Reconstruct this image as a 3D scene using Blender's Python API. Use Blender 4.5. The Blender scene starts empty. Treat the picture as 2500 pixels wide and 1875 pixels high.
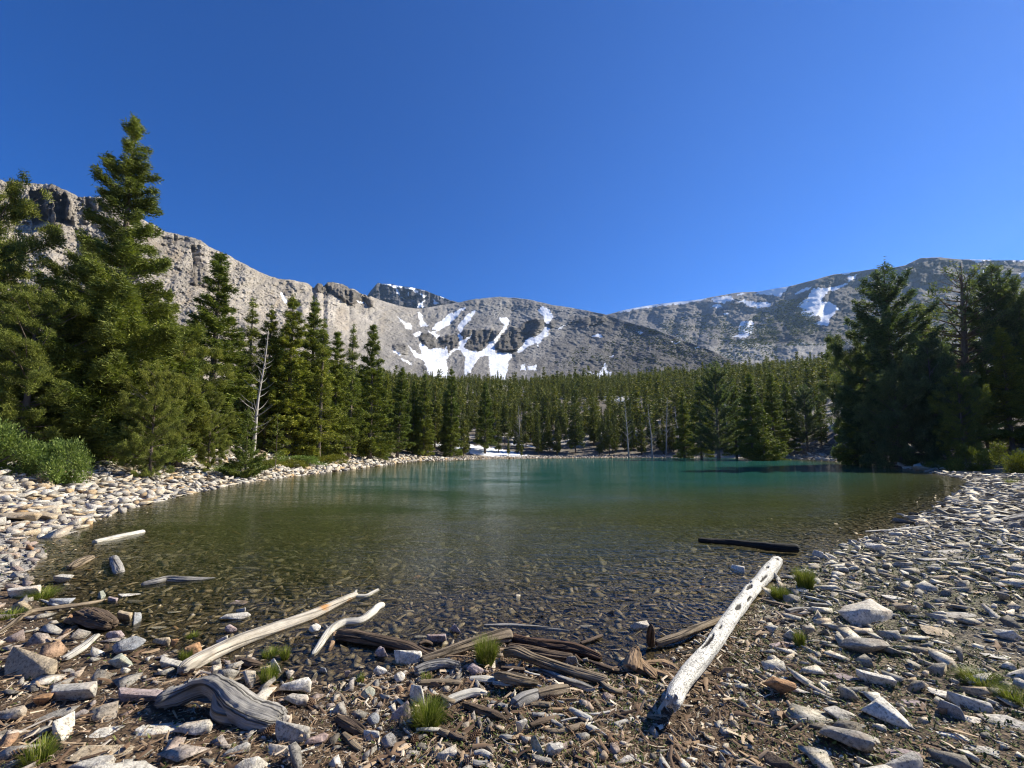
import bpy, bmesh, math, random
import numpy as np
from mathutils import Vector, Matrix, Euler

# ------------------------------------------------------------------ camera
F, CX, CY, PITCH, EYE = 1000.0, 1250.0, 1013.0, math.radians(5.0), 1.75
CP, SP = math.cos(PITCH), math.sin(PITCH)
sc = bpy.context.scene
cam_d = bpy.data.cameras.new("camera")
cam = bpy.data.objects.new("camera", cam_d)
sc.collection.objects.link(cam)
cam.location = (0, 0, EYE)
cam.rotation_euler = (math.pi / 2 + PITCH, 0, 0)
cam_d.sensor_width = 36.0
cam_d.lens = 36.0 * F / 2500.0
cam_d.shift_y = (CY - 937.5) / 2500.0
cam_d.clip_start = 0.05
cam_d.clip_end = 20000
sc.camera = cam

# ------------------------------------------------------------------ light
SUN_AZ, SUN_EL = math.radians(67.0), math.radians(37.0)      # azimuth clockwise from +Y
sun_dir = Vector((math.sin(SUN_AZ) * math.cos(SUN_EL), math.cos(SUN_AZ) * math.cos(SUN_EL), math.sin(SUN_EL)))
w = bpy.data.worlds.new("World")
sc.world = w
w.use_nodes = True
wn = w.node_tree.nodes
bg = wn["Background"]
sky = wn.new("ShaderNodeTexSky")
sky.sky_type = 'NISHITA'
sky.sun_disc = False
sky.sun_elevation = SUN_EL
sky.sun_rotation = SUN_AZ
sky.altitude = 3000
sky.air_density = 1.0
sky.dust_density = 0.3
sky.ozone_density = 4.0
hs = wn.new("ShaderNodeHueSaturation")
hs.inputs['Saturation'].default_value = 1.36
hs.inputs['Hue'].default_value = 0.515
w.node_tree.links.new(sky.outputs[0], hs.inputs['Color'])
w.node_tree.links.new(hs.outputs[0], bg.inputs[0])
bg.inputs[1].default_value = 0.095
sl = bpy.data.lights.new("sun", 'SUN')
sl.energy = 4.8
sl.angle = math.radians(0.5)
sl.color = (1.0, 0.92, 0.76)
so = bpy.data.objects.new("sun", sl)
sc.collection.objects.link(so)
so.rotation_euler = sun_dir.to_track_quat('Z', 'Y').to_euler()
vs = sc.view_settings
vs.view_transform = 'Standard'
vs.look = 'None'
vs.exposure = 0.88
vs.gamma = 1.0
sc.cycles.max_bounces = 6
sc.cycles.transparent_max_bounces = 8
sc.cycles.use_adaptive_sampling = True
sc.cycles.adaptive_threshold = 0.01
sc.cycles.use_denoising = True
sc.cycles.filter_width = 1.15

# ------------------------------------------------------------------ numeric helpers
def _h(ix, iy, iz, seed):
    n = (ix.astype(np.int64) * 374761393 + iy.astype(np.int64) * 668265263 + iz.astype(np.int64) * 2147483647 + seed * 974634777) & 0xffffffff
    n = ((n ^ (n >> 13)) * 1274126177) & 0xffffffff
    n = ((n ^ (n >> 16)) * 2246822519) & 0xffffffff
    return ((n ^ (n >> 15)) & 0xffffff) / float(0xffffff)

def vnoise(x, y, z=0.0, seed=0):
    x, y, z = np.broadcast_arrays(np.asarray(x, float), np.asarray(y, float), np.asarray(z, float))
    ix, iy, iz = np.floor(x), np.floor(y), np.floor(z)
    fx, fy, fz = x - ix, y - iy, z - iz
    fx, fy, fz = fx * fx * (3 - 2 * fx), fy * fy * (3 - 2 * fy), fz * fz * (3 - 2 * fz)
    r = 0
    for dz in (0, 1):
        wz_ = fz if dz else 1 - fz
        if not np.any(wz_): continue
        for dx in (0, 1):
            for dy in (0, 1):
                r = r + _h(ix + dx, iy + dy, iz + dz, seed) * (fx if dx else 1 - fx) * (fy if dy else 1 - fy) * wz_
    return r * 2 - 1

def fbm(x, y, z=0.0, octv=4, seed=0, gain=0.5):
    a, s, t = 1.0, 0.0, 0.0
    for o in range(octv):
        s = s + a * vnoise(np.asarray(x) * 2 ** o + 17.3 * o, np.asarray(y) * 2 ** o + 9.1 * o, np.asarray(z) * 2 ** o, seed + o)
        t += a
        a *= gain
    return s / t

def ridged(x, y, octv=4, seed=0):
    a, s, t = 1.0, 0.0, 0.0
    for o in range(octv):
        s = s + a * (1 - np.abs(vnoise(np.asarray(x) * 2 ** o + 3.7 * o, np.asarray(y) * 2 ** o, 0, seed + o)) * 2)
        t += a
        a *= 0.5
    return s / t

def sstep(a, b, x):
    t = np.clip((np.asarray(x, float) - a) / (b - a), 0, 1)
    return t * t * (3 - 2 * t)

def pdir(x, y):
    """direction through photo pixel; forward component first used as depth"""
    u = (CY - np.asarray(y, float)) / F
    return (np.asarray(x, float) - CX) / F, CP - u * SP, SP + u * CP

def atdist(x, y, Y):
    dx, dy, dz = pdir(x, y)
    t = Y / dy
    return dx * t, dy * t, EYE + dz * t

def on_plane(x, y, z=0.0):
    dx, dy, dz = pdir(x, y)
    t = (z - EYE) / dz
    return float(dx * t), float(dy * t)

def in_poly(px, py, poly):
    px, py = np.asarray(px, float), np.asarray(py, float)
    c = np.zeros(px.shape, bool)
    n = len(poly)
    for i in range(n):
        x1, y1 = poly[i]
        x2, y2 = poly[(i + 1) % n]
        if y1 == y2: continue
        cond = ((y1 > py) != (y2 > py)) & (px < (x2 - x1) * (py - y1) / (y2 - y1) + x1)
        c ^= cond
    return c

def mesh_np(name, V, Fc, mats=(), smooth=False, attrs=None, col=None, mat_idx=None):
    V = np.asarray(V, np.float32)
    Fc = np.asarray(Fc, np.int32)
    k = Fc.shape[1]
    me = bpy.data.meshes.new(name)
    me.vertices.add(len(V))
    me.vertices.foreach_set('co', V.ravel())
    me.loops.add(Fc.size)
    me.loops.foreach_set('vertex_index', Fc.ravel())
    me.polygons.add(len(Fc))
    me.polygons.foreach_set('loop_start', np.arange(len(Fc), dtype=np.int32) * k)
    try:
        me.polygons.foreach_set('loop_total', np.full(len(Fc), k, np.int32))
    except Exception:
        pass
    if smooth:
        me.polygons.foreach_set('use_smooth', np.ones(len(Fc), bool))
    if mat_idx is not None:
        me.polygons.foreach_set('material_index', np.asarray(mat_idx, np.int32))
    if attrs:
        for n_, a_ in attrs.items():
            a_ = np.asarray(a_, np.float32)
            if a_.ndim == 1:
                at = me.attributes.new(n_, 'FLOAT', 'POINT')
                at.data.foreach_set('value', a_)
            else:
                at = me.attributes.new(n_, 'FLOAT_VECTOR', 'POINT')
                at.data.foreach_set('vector', a_.ravel())
    if col is not None:
        c4 = np.ones((len(V), 4), np.float32)
        c4[:, :3] = col
        at = me.color_attributes.new('Col', 'FLOAT_COLOR', 'POINT')
        at.data.foreach_set('color', c4.ravel())
    for m in mats: me.materials.append(m)
    me.update(calc_edges=True)
    return me

def link(name, data, parent=None, label=None, cat=None, group=None, kind=None, loc=None):
    o = bpy.data.objects.new(name, data)
    sc.collection.objects.link(o)
    if parent is not None: o.parent = parent
    if loc is not None: o.location = loc
    if label: o['label'] = label
    if cat: o['category'] = cat
    if group: o['group'] = group
    if kind: o['kind'] = kind
    return o

# ------------------------------------------------------------------ material helpers
class NT:
    def __init__(s, name):
        s.m = bpy.data.materials.new(name)
        s.m.use_nodes = True
        s.t = s.m.node_tree
        s.n = s.t.nodes
        s.b = s.n['Principled BSDF']
        s.out = s.n['Material Output']
        s.b.inputs['Specular IOR Level'].default_value = 0.25
    def new(s, typ, **kw):
        n = s.n.new(typ)
        for k, v in kw.items(): setattr(n, k, v)
        return n
    def l(s, a, b): s.t.links.new(a, b)
    def noise(s, vec, scale, detail=4, rough=0.55, dist=0.0):
        n = s.new('ShaderNodeTexNoise')
        n.inputs['Scale'].default_value = scale
        n.inputs['Detail'].default_value = detail
        n.inputs['Roughness'].default_value = rough
        n.inputs['Distortion'].default_value = dist
        if vec is not None: s.l(vec, n.inputs['Vector'])
        return n.outputs['Fac']
    def voro(s, vec, scale, feature='F1', out='Distance'):
        n = s.new('ShaderNodeTexVoronoi', feature=feature)
        n.inputs['Scale'].default_value = scale
        if vec is not None: s.l(vec, n.inputs['Vector'])
        return n.outputs[out]
    def ramp(s, fac, stops, interp='LINEAR'):
        n = s.new('ShaderNodeValToRGB')
        n.color_ramp.interpolation = interp
        e = n.color_ramp.elements
        while len(e) < len(stops): e.new(0.5)
        for el, (p, c) in zip(e, stops):
            el.position = p
            if not hasattr(c, '__len__'): c = (c, c, c)
            el.color = (*c, 1)
        s.l(fac, n.inputs[0])
        return n.outputs[0]
    def mix(s, fac, a, b, mode='MIX'):
        n = s.new('ShaderNodeMix', data_type='RGBA', blend_type=mode)
        for i, v in ((0, fac), (6, a), (7, b)):
            if hasattr(v, 'type') and hasattr(v, 'is_linked'): s.l(v, n.inputs[i])
            elif hasattr(v, '__len__'): n.inputs[i].default_value = (*v, 1)
            else: n.inputs[i].default_value = v
        return n.outputs[2]
    def math(s, op, a, b=0.0, clamp=False):
        n = s.new('ShaderNodeMath', operation=op, use_clamp=clamp)
        for i, v in ((0, a), (1, b)):
            if hasattr(v, 'is_linked'): s.l(v, n.inputs[i])
            else: n.inputs[i].default_value = v
        return n.outputs[0]
    def attr(s, name, out='Fac'):
        return s.new('ShaderNodeAttribute', attribute_name=name).outputs[out]
    def pos(s): return s.new('ShaderNodeNewGeometry').outputs['Position']
    def isl(s): return s.new('ShaderNodeNewGeometry').outputs['Random Per Island']
    def objrand(s): return s.new('ShaderNodeObjectInfo').outputs['Random']
    def objco(s): return s.new('ShaderNodeTexCoord').outputs['Object']
    def scaled(s, vec, sx, sy, sz):
        n = s.new('ShaderNodeMapping')
        n.inputs['Scale'].default_value = (sx, sy, sz)
        s.l(vec, n.inputs['Vector'])
        return n.outputs[0]
    def bump(s, h, strength, dist, prev=None):
        n = s.new('ShaderNodeBump')
        n.inputs['Strength'].default_value = strength
        n.inputs['Distance'].default_value = dist
        s.l(h, n.inputs['Height'])
        if prev is not None: s.l(prev, n.inputs['Normal'])
        return n.outputs[0]
    def base(s, c):
        if hasattr(c, 'is_linked'): s.l(c, s.b.inputs['Base Color'])
        else: s.b.inputs['Base Color'].default_value = (*c, 1)
    def rough(s, r): s.b.inputs['Roughness'].default_value = r
    def nrm(s, n): s.l(n, s.b.inputs['Normal'])

# ------------------------------------------------------------------ lake outline and ground height
def P0(x, y): return on_plane(x, y, 0.0)
def PD(x, t): return ((x - CX) / F * t, t * 1.0)
# point, berm slope, berm width, hill slope, zone (0 near litter,1 right gravel,2 left talus,3 far)
SHORE = [
    (P0(112, 1297), .16, 2.5, .30, 2), (P0(250, 1249), .15, 3.2, .36, 2), (P0(400, 1213), .15, 3.4, .40, 2),
    (P0(560, 1181), .14, 3.6, .38, 2), (P0(700, 1163), .15, 4.0, .38, 2), (P0(830, 1149), .14, 4.5, .34, 2),
    (PD(1000, 66), .11, 5, .28, 3), (PD(1200, 88), .07, 7, .27, 3), (PD(1400, 101), .07, 6, .25, 3),
    (PD(1600, 105), .09, 7, .27, 3), (PD(1800, 98), .14, 6, .36, 3), (PD(1950, 84), .14, 7, .50, 3),
    (PD(2080, 62), .14, 6, .50, 3), (PD(2180, 44), .10, 6, .40, 1), (P0(2280, 1153), .06, 9, .34, 1),
    (P0(2385, 1173), .05, 11, .30, 1), (P0(2380, 1197), .05, 12, .22, 1), (P0(2310, 1242), .05, 12, .16, 1),
    (P0(2225, 1280), .05, 12, .12, 1), (P0(2150, 1302), .05, 12, .10, 1), (P0(2060, 1333), .05, 12, .10, 1),
    (P0(1960, 1382), .05, 12, .10, 1), (P0(1890, 1432), .05, 12, .10, 1), (P0(1810, 1490), .05, 12, .10, 1),
    (P0(1720, 1550), .06, 12, .08, 0), (P0(1630, 1600), .06, 12, .08, 0), (P0(1560, 1640), .06, 12, .06, 0),
    (P0(1440, 1622), .07, 12, .06, 0), (P0(1330, 1590), .07, 12, .06, 0), (P0(1200, 1560), .07, 12, .06, 0),
    (P0(1090, 1590), .07, 12, .06, 0), (P0(960, 1640), .06, 12, .06, 0), (P0(820, 1665), .06, 12, .06, 0),
    (P0(690, 1635), .06, 12, .06, 0), (P0(560, 1600), .06, 12, .06, 0), (P0(430, 1600), .05, 12, .06, 0),
    (P0(300, 1570), .05, 12, .06, 0), (P0(200, 1545), .05, 12, .06, 0), (P0(120, 1500), .05, 12, .06, 0),
    (P0(75, 1440), .06, 10, .08, 0), (P0(70, 1395), .08, 8, .10, 2), (P0(120, 1352), .10, 5, .14, 2), (P0(70, 1318), .12, 4, .20, 2),
]
SP_ = np.array([s[0] for s in SHORE])
SPAR = np.array([s[1:4] for s in SHORE])
SZ = np.array([s[4] for s in SHORE])
LAKE = [tuple(p) for p in SP_]

def shore_dist(X, Y):
    X, Y = np.asarray(X, float), np.asarray(Y, float)
    d = np.full(X.shape, 1e9)
    n = len(SP_)
    for i in range(n):
        a, b = SP_[i], SP_[(i + 1) % n]
        ab = b - a
        t = np.clip(((X - a[0]) * ab[0] + (Y - a[1]) * ab[1]) / (ab @ ab), 0, 1)
        d = np.minimum(d, np.hypot(X - a[0] - t * ab[0], Y - a[1] - t * ab[1]))
    ins = in_poly(X, Y, LAKE)
    return np.where(ins, -d, d)

CAPX = [-2000, 0, 400, 700, 900, 1000, 1250, 1400, 1500, 1600, 1700, 1800, 1950, 2050, 2300, 2500, 4500]
CAPY = [930, 935, 945, 950, 915, 902, 898, 912, 928, 922, 896, 880, 864, 866, 930, 960, 960]

def ground_info(X, Y):
    X, Y = np.asarray(X, float), np.asarray(Y, float)
    d = shore_dist(X, Y)
    wsum = 0; par = 0; zn = [0, 0, 0, 0]
    for i in range(len(SP_)):
        q = 1.0 / ((X - SP_[i, 0]) ** 2 + (Y - SP_[i, 1]) ** 2 + 0.3) ** 2
        wsum = wsum + q
        par = par + q[..., None] * SPAR[i]
        zn[SZ[i]] = zn[SZ[i]] + q
    par = par / wsum[..., None]
    zn = [z / wsum for z in zn]
    return d, par, zn

def ground(X, Y, full=False):
    X, Y = np.asarray(X, float), np.asarray(Y, float)
    d, par, zn = ground_info(X, Y)
    r = np.hypot(X, Y)
    s1, w1, s2 = par[..., 0], par[..., 1], par[..., 2]
    dn = d + 0.10 * fbm(X * 1.3, Y * 1.3, 0, 3, 5) * sstep(0.3, 2, r)
    dl = np.maximum(dn, 0)
    z = s1 * np.minimum(dl, w1) + s2 * np.maximum(dl - w1, 0)
    bump = fbm(X * .35, Y * .35, 0, 3, 11) * 0.04 * np.minimum(dl, 3) + fbm(X * .06, Y * .06, 0, 3, 12) * 0.07 * np.clip(dl - 8, 0, 60)
    z = z + bump + fbm(X * 4, Y * 4, 0, 3, 13) * 0.012 * np.clip(dl * 3 + .3, 0, 1)
    rY = np.maximum(Y, 1.0)
    xp = np.clip(CX + X / rY * F, -2000, 4500)
    capy = np.interp(xp, CAPX, CAPY)
    u = (CY - capy) / F
    slope = (SP + u * CP) / (CP - u * SP)
    cap = EYE + np.maximum(Y, 20) * slope
    cap = np.where(Y > 5, cap, 60)
    capk = np.maximum(cap, 3.0)
    z = np.where(d > 0, capk * (1 - np.exp(-np.maximum(z, -capk) / capk)) * 0 + np.minimum(z, capk - 0.05 * capk * np.exp(-np.abs(capk - z) / (0.2 * capk + 1))), z)
    # lake bed
    dw = np.maximum(-dn, 0)
    bed = -(0.035 * np.minimum(dw, 6) + 0.11 * np.maximum(dw - 6, 0)) - 0.01
    bed = np.maximum(bed, -4.0) + fbm(X * .8, Y * .8, 0, 2, 21) * 0.03 * np.clip(dw, 0, 1)
    z = np.where(dn > 0, z, bed)
    if full: return z, d, zn
    return z

def gz(x, y): return float(ground(np.array([x]), np.array([y]))[0])

def on(x, y, lift=0.0):
    """3D point where the ray through a photo pixel meets ground + lift"""
    dx, dy, dz = [float(v) for v in pdir(x, y)]
    ts = np.concatenate([np.arange(1.2, 12, 0.02), np.geomspace(12, 300, 900)])
    X, Y, Z = dx * ts, dy * ts, EYE + dz * ts
    g = np.maximum(ground(X, Y), -0.02 if lift >= 0 else -9) + lift
    k = np.nonzero(Z <= g)[0]
    i = k[0] if len(k) else len(ts) - 1
    return Vector((X[i], Y[i], Z[i]))

# ------------------------------------------------------------------ ground sheet
def build_ground():
    rs = np.concatenate([[0.0], np.geomspace(0.6, 620, 520)])
    az = np.concatenate([np.linspace(-180, -64, 60)[:-1], np.linspace(-64, 64, 1100), np.linspace(64, 180, 60)[1:]])
    az = np.radians(az)
    R, A = np.meshgrid(rs, az, indexing='ij')
    X, Y = R * np.sin(A), R * np.cos(A)
    z, d, zn = ground(X, Y, True)
    nr, na = R.shape
    V = np.stack([X, Y, z], -1).reshape(-1, 3)
    i = np.arange(nr - 1)[:, None] * na + np.arange(na - 1)[None, :]
    Fc = np.stack([i, i + 1, i + na + 1, i + na], -1).reshape(-1, 4)
    n1 = fbm(X * .5, Y * .5, 0, 4, 31)
    n2 = fbm(X * 2.5, Y * 2.5, 0, 4, 32)
    c = np.zeros(X.shape + (3,))
    litter, gravel, talus, far = [q[..., None] for q in zn]
    cl = np.array([.125, .085, .052]); cg = np.array([.185, .165, .125]); ct = np.array([.33, .31, .28]); cf = np.array([.33, .28, .22])
    c = litter * cl + gravel * cg + talus * ct + far * cf
    # gravel mixes with brown litter and green patches
    k = sstep(-.1, .5, n1)[..., None] * gravel
    c = c * (1 - .5 * k) + .5 * k * np.array([.06, .075, .03])
    forest = (sstep(4.5, 9, d) * (zn[2] + zn[3]) + sstep(9, 20, d) * zn[1])[..., None]
    cfo = np.array([.15, .13, .105]) + .05 * n2[..., None]
    c = c * (1 - forest) + forest * cfo
    pale = (sstep(.15, .45, fbm(X * .09, Y * .09, 0, 3, 44)) * sstep(8, 14, d))[..., None] * forest
    c = c * (1 - pale) + pale * np.array([.38, .36, .33])
    snow = sstep(.42, .47, fbm(X * .035 + 3, Y * .07, 0, 4, 77)) * sstep(70, 80, np.hypot(X, Y)) * zn[3] * (d > 3)
    # snowbank just above the far left corner of the lake
    sx, sy = (1180 - CX) / F * 100, 100
    bank = ((X - sx) / 12) ** 2 + ((Y - sy) / 4.5) ** 2 + .8 * n2
    snow = np.maximum(snow, ((bank < 1) & (d > 2)) * 1.0)[..., None]
    c = c * (1 - snow) + snow * np.array([.85, .87, .9])
    wet = (sstep(0.02, -0.05, z) )[..., None]
    wc = np.array([.21, .175, .115])
    c = c * (1 - wet) + wet * (wc * (1 + .35 * n2[..., None]))
    # damp band at the water edge
    damp = (np.exp(-np.maximum(z, 0) / .03))[..., None] * litter
    c = c * (1 - .45 * damp)
    c = np.clip(c, .01, .95)
    nt = NT("ground_soil")
    p = nt.pos()
    col = nt.attr('Col', 'Color')
    v1 = nt.voro(p, 28, out='Color')
    sep = nt.new('ShaderNodeSeparateColor'); nt.l(v1, sep.inputs[0])
    g1 = nt.ramp(sep.outputs[0], [(0, .45), (.5, .95), (1, 1.7)])
    n3 = nt.ramp(nt.noise(p, 9, 6, .7), [(.3, .55), (.7, 1.45)])
    cc = nt.mix(1, col, g1, 'MULTIPLY'); cc = nt.mix(1, cc, n3, 'MULTIPLY')
    nt.base(cc); nt.rough(.9)
    h = nt.math('ADD', nt.noise(p, 14, 8, .7), nt.math('MULTIPLY', nt.voro(p, 28), -.8))
    b1 = nt.bump(h, .9, .03)
    nt.nrm(nt.bump(nt.noise(p, 1.2, 6, .7), .5, .3, b1))
    me = mesh_np("ground", V, Fc, [nt.m], smooth=True, col=c.reshape(-1, 3))
    link("ground", me, kind='structure', label="rocky lake shore, forest floor and stony lake bed")
build_ground()

# ------------------------------------------------------------------ water
def build_water():
    dz_ = 1.0
    rs = np.geomspace(1.2, 125, 420)
    az = np.radians(np.linspace(-66, 66, 700))
    R, A = np.meshgrid(rs, az, indexing='ij')
    X, Y = R * np.sin(A), R * np.cos(A)
    d = shore_dist(X, Y)
    keep = d < 0.6
    V = np.stack([X, Y, np.zeros_like(X)], -1).reshape(-1, 3)
    nr, na = R.shape
    i = np.arange(nr - 1)[:, None] * na + np.arange(na - 1)[None, :]
    Fc = np.stack([i, i + 1, i + na + 1, i + na], -1).reshape(-1, 4)
    kf = keep.ravel()[Fc].all(1)
    Fc = Fc[kf]
    used, inv = np.unique(Fc, return_inverse=True)
    V2 = V[used]; Fc = inv.reshape(-1, 4)
    wob = fbm(X * .12, Y * .10, 0, 3, 91)
    dist = np.hypot(X, Y)
    body = 1 - np.exp(-np.maximum(dist - 5.2 + 2.0 * wob, 0) / 7.5)
    body = body * sstep(0.2, -3.0, d) * (0.78 + 0.22 * sstep(0, -9, d))
    deep = sstep(9, 25, dist + 5 * wob) * sstep(-1, -9, d)
    nt = NT("lake_water")
    nt.n.remove(nt.b)
    p = nt.pos()
    bodyA, deepA = nt.attr('body'), nt.attr('deep')
    big = nt.noise(nt.scaled(p, .35, .8, 1), 2.2, 3, .6)
    small = nt.noise(nt.scaled(p, .7, 1.3, 1), 9, 3, .6)
    tiny = nt.noise(nt.scaled(p, .8, 1.3, 1), 26, 2, .6)
    calm = nt.ramp(nt.noise(nt.scaled(p, .08, .15, 1), 1.2, 2), [(.4, .35), (.62, 1)])
    h = nt.math('ADD', nt.math('MULTIPLY', big, 1.0), nt.math('ADD', nt.math('MULTIPLY', small, .32), nt.math('MULTIPLY', tiny, .10)))
    bmp = nt.bump(nt.math('MULTIPLY', h, calm), .30, .12)
    fr = nt.new('ShaderNodeFresnel'); fr.inputs[0].default_value = 1.33
    fac = nt.math('MINIMUM', nt.math('MULTIPLY', nt.math('SUBTRACT', fr.outputs[0], .02, True), .85), .55)
    gl = nt.new('ShaderNodeBsdfGlossy'); gl.inputs['Roughness'].default_value = .035; nt.l(bmp, gl.inputs['Normal'])
    tr = nt.new('ShaderNodeBsdfTransparent')
    tcol = nt.mix(bodyA, (.95, .92, .80), (.42, .58, .30)); nt.l(tcol, tr.inputs[0])
    df = nt.new('ShaderNodeBsdfDiffuse')
    dcol = nt.mix(deepA, (.072, .082, .028), (.020, .100, .084)); nt.l(dcol, df.inputs[0])
    nt.l(nt.bump(nt.math('ADD', big, nt.math('MULTIPLY', small, .5)), .5, .25), df.inputs['Normal'])
    m1 = nt.new('ShaderNodeMixShader'); nt.l(bodyA, m1.inputs[0]); nt.l(tr.outputs[0], m1.inputs[1]); nt.l(df.outputs[0], m1.inputs[2])
    m2 = nt.new('ShaderNodeMixShader'); nt.l(fac, m2.inputs[0]); nt.l(m1.outputs[0], m2.inputs[1]); nt.l(gl.outputs[0], m2.inputs[2])
    nt.l(m2.outputs[0], nt.out.inputs[0])
    me = mesh_np("lake_water", V2, Fc, [nt.m], smooth=True, attrs={'body': body.ravel()[used], 'deep': deep.ravel()[used]})
    link("lake_water", me, kind='structure', label="clear green to turquoise mountain lake")
build_water()
# ------------------------------------------------------------------ mountains
def Z3(pts): return [(600 + x * .31646, 600 + y * .31646) for x, y in pts]
def Z4(pts): return [(1200 + x * .31646, 600 + y * .31646) for x, y in pts]
def Z5(pts): return [(1800 + x * .31646, 600 + y * .31646) for x, y in pts]
def Z1(pts): return [(x * .31646, 250 + y * .31646) for x, y in pts]
SNOW_MAIN = [
    Z3([(1440,630),(1470,600),(1500,575),(1550,548),(1600,510),(1680,468),(1695,475),(1640,540),(1560,610),(1480,665),(1440,650)]),
    Z3([(1320,510),(1345,515),(1370,560),(1360,575),(1385,595),(1405,625),(1350,630),(1340,590),(1325,545)]),
    Z3([(1165,545),(1215,590),(1270,610),(1280,650),(1240,635),(1190,590)]),
    Z3([(1280,680),(1350,665),(1330,700),(1310,715)]),
    Z3([(1400,655),(1460,670),(1490,695),(1470,710),(1420,680)]),
    Z3([(1750,505),(1770,500),(1760,530),(1710,590),(1690,620),(1650,680),(1640,650),(1630,610),(1680,570),(1700,540)]),
    Z3([(1245,765),(1300,810),(1360,850),(1330,760),(1370,755),(1400,800),(1460,790),(1530,800),(1545,770),(1560,840),(1600,790),(1640,790),(1650,740),(1630,690),(1650,685),(1675,725),(1740,690),(1700,740),(1680,770),(1720,810),(1790,820),(1850,790),(1880,740),(1910,740),(1930,830),(2010,820),(2060,840),(2020,900),(2010,1030),(1890,1030),(1870,860),(1800,850),(1770,910),(1680,1030),(1690,860),(1640,800),(1580,830),(1540,880),(1570,1030),(1430,1030),(1370,890),(1290,850)]),
    Z3([(1955,560),(2010,550),(2035,580),(2010,640),(1960,700),(1930,750),(1900,740),(1940,690),(1980,650),(1990,610),(1950,575)]),
    Z3([(1190,870),(1270,905),(1280,925),(1200,890)]), Z3([(1140,805),(1200,835),(1190,845),(1140,820)]),
    Z4([(355,505),(375,475),(400,470),(450,490),(460,520),(475,540),(430,605),(415,590),(395,540)]),
    Z4([(410,630),(450,640),(430,665),(450,680),(400,720),(350,780),(345,750),(290,770),(210,830),(185,815),(240,760),(290,710),(340,700),(390,660)]),
    Z4([(760,700),(820,682),(855,700),(800,708)]), Z4([(1115,662),(1150,658),(1170,670),(1140,680)]),
    Z4([(860,920),(880,905),(880,950),(935,990),(915,1030),(800,1030),(810,990),(850,960)]),
    Z4([(700,1000),(740,970),(790,985),(760,1000)]), Z4([(905,852),(950,845),(945,858)]),
    Z4([(225,920),(255,910),(260,960),(220,960)]), Z4([(280,930),(340,920),(350,960),(280,960)]),
    Z4([(510,640),(570,610),(560,622),(520,650)]), Z4([(1380,745),(1460,740),(1430,755)]), Z4([(1560,780),(1600,775),(1580,800)]),
    Z4([(1290,1040),(1320,1035),(1300,1055)]),
    Z1([(2170,1470),(2212,1530),(2212,1560),(2165,1500)]), Z3([(270,365),(310,430),(300,440),(265,385)]), Z3([(850,425),(915,435),(910,447),(860,435)]),
    Z1([(1610,1262),(1660,1255),(1640,1268)]),
]
SNOW_R = [
    Z4([(960,520),(1060,485),(1150,470),(1300,435),(1480,405),(1650,400),(1655,415),(1600,430),(1440,450),(1330,465),(1290,462),(1160,485),(1050,505),(1020,515)]),
    Z4([(1690,420),(1720,395),(1790,385),(1840,390),(1865,415),(1800,445),(1730,445)]),
    Z4([(1880,430),(1940,418),(2040,440),(2110,435),(2165,445),(2140,470),(2060,478),(1990,470),(1930,440)]),
    Z4([(1690,475),(1740,450),(1780,475),(1720,482)]), Z4([(1780,520),(1820,518),(1825,530),(1800,535)]),
    Z4([(1890,650),(1930,580),(2000,575),(2030,600),(2010,680),(1960,710),(1850,705),(1910,680)]),
    Z4([(1880,375),(1950,378),(1920,384)]), Z4([(1905,738),(1950,738),(1940,748),(1905,746)]),
    Z5([(550,380),(590,325),(660,335),(720,325),(860,285),(830,310),(700,360),(650,400),(640,430),(700,435),(760,460),(790,490),(740,540),(710,570),(705,620),(640,615),(580,605),(640,570),(620,540),(560,555),(500,545),(490,510),(520,490),(460,470),(480,440),(540,410)]),
    Z5([(130,375),(200,345),(260,325),(420,300),(380,340),(330,390),(250,385),(200,375)]),
    Z5([(440,370),(500,340),(570,315),(540,345),(470,375)]), Z5([(850,240),(930,222),(900,250),(860,280)]),
    Z5([(1720,102),(2260,104),(2260,122),(1900,117),(1860,137),(1800,115)]), Z5([(800,215),(880,203),(870,222),(820,225)]),
    Z5([(1845,195),(1900,190),(1920,230),(1850,235)]), Z5([(2165,215),(2290,205),(2290,270),(2180,240)]), Z5([(0,370),(60,372),(50,382),(0,380)]),
]
SNOW_P = [
    Z3([(1035,288),(1100,296),(1150,302),(1240,318),(1300,322),(1335,345),(1330,365),(1290,350),(1260,330),(1200,330),(1150,325),(1100,305)]),
    Z3([(1340,345),(1390,348),(1370,352)]), Z3([(1320,455),(1360,430),(1392,418),(1370,445),(1365,475),(1320,478)]),
    Z3([(1430,405),(1455,420),(1490,450),(1460,455)]), Z3([(1500,388),(1540,400),(1530,410)]), Z3([(1180,400),(1235,412),(1225,420)]),
    Z3([(1150,330),(1180,335),(1190,380),(1165,370)]), Z3([(1340,370),(1400,390),(1380,400),(1345,385)]), Z3([(1240,370),(1260,350),(1255,385)]),
]
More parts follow.
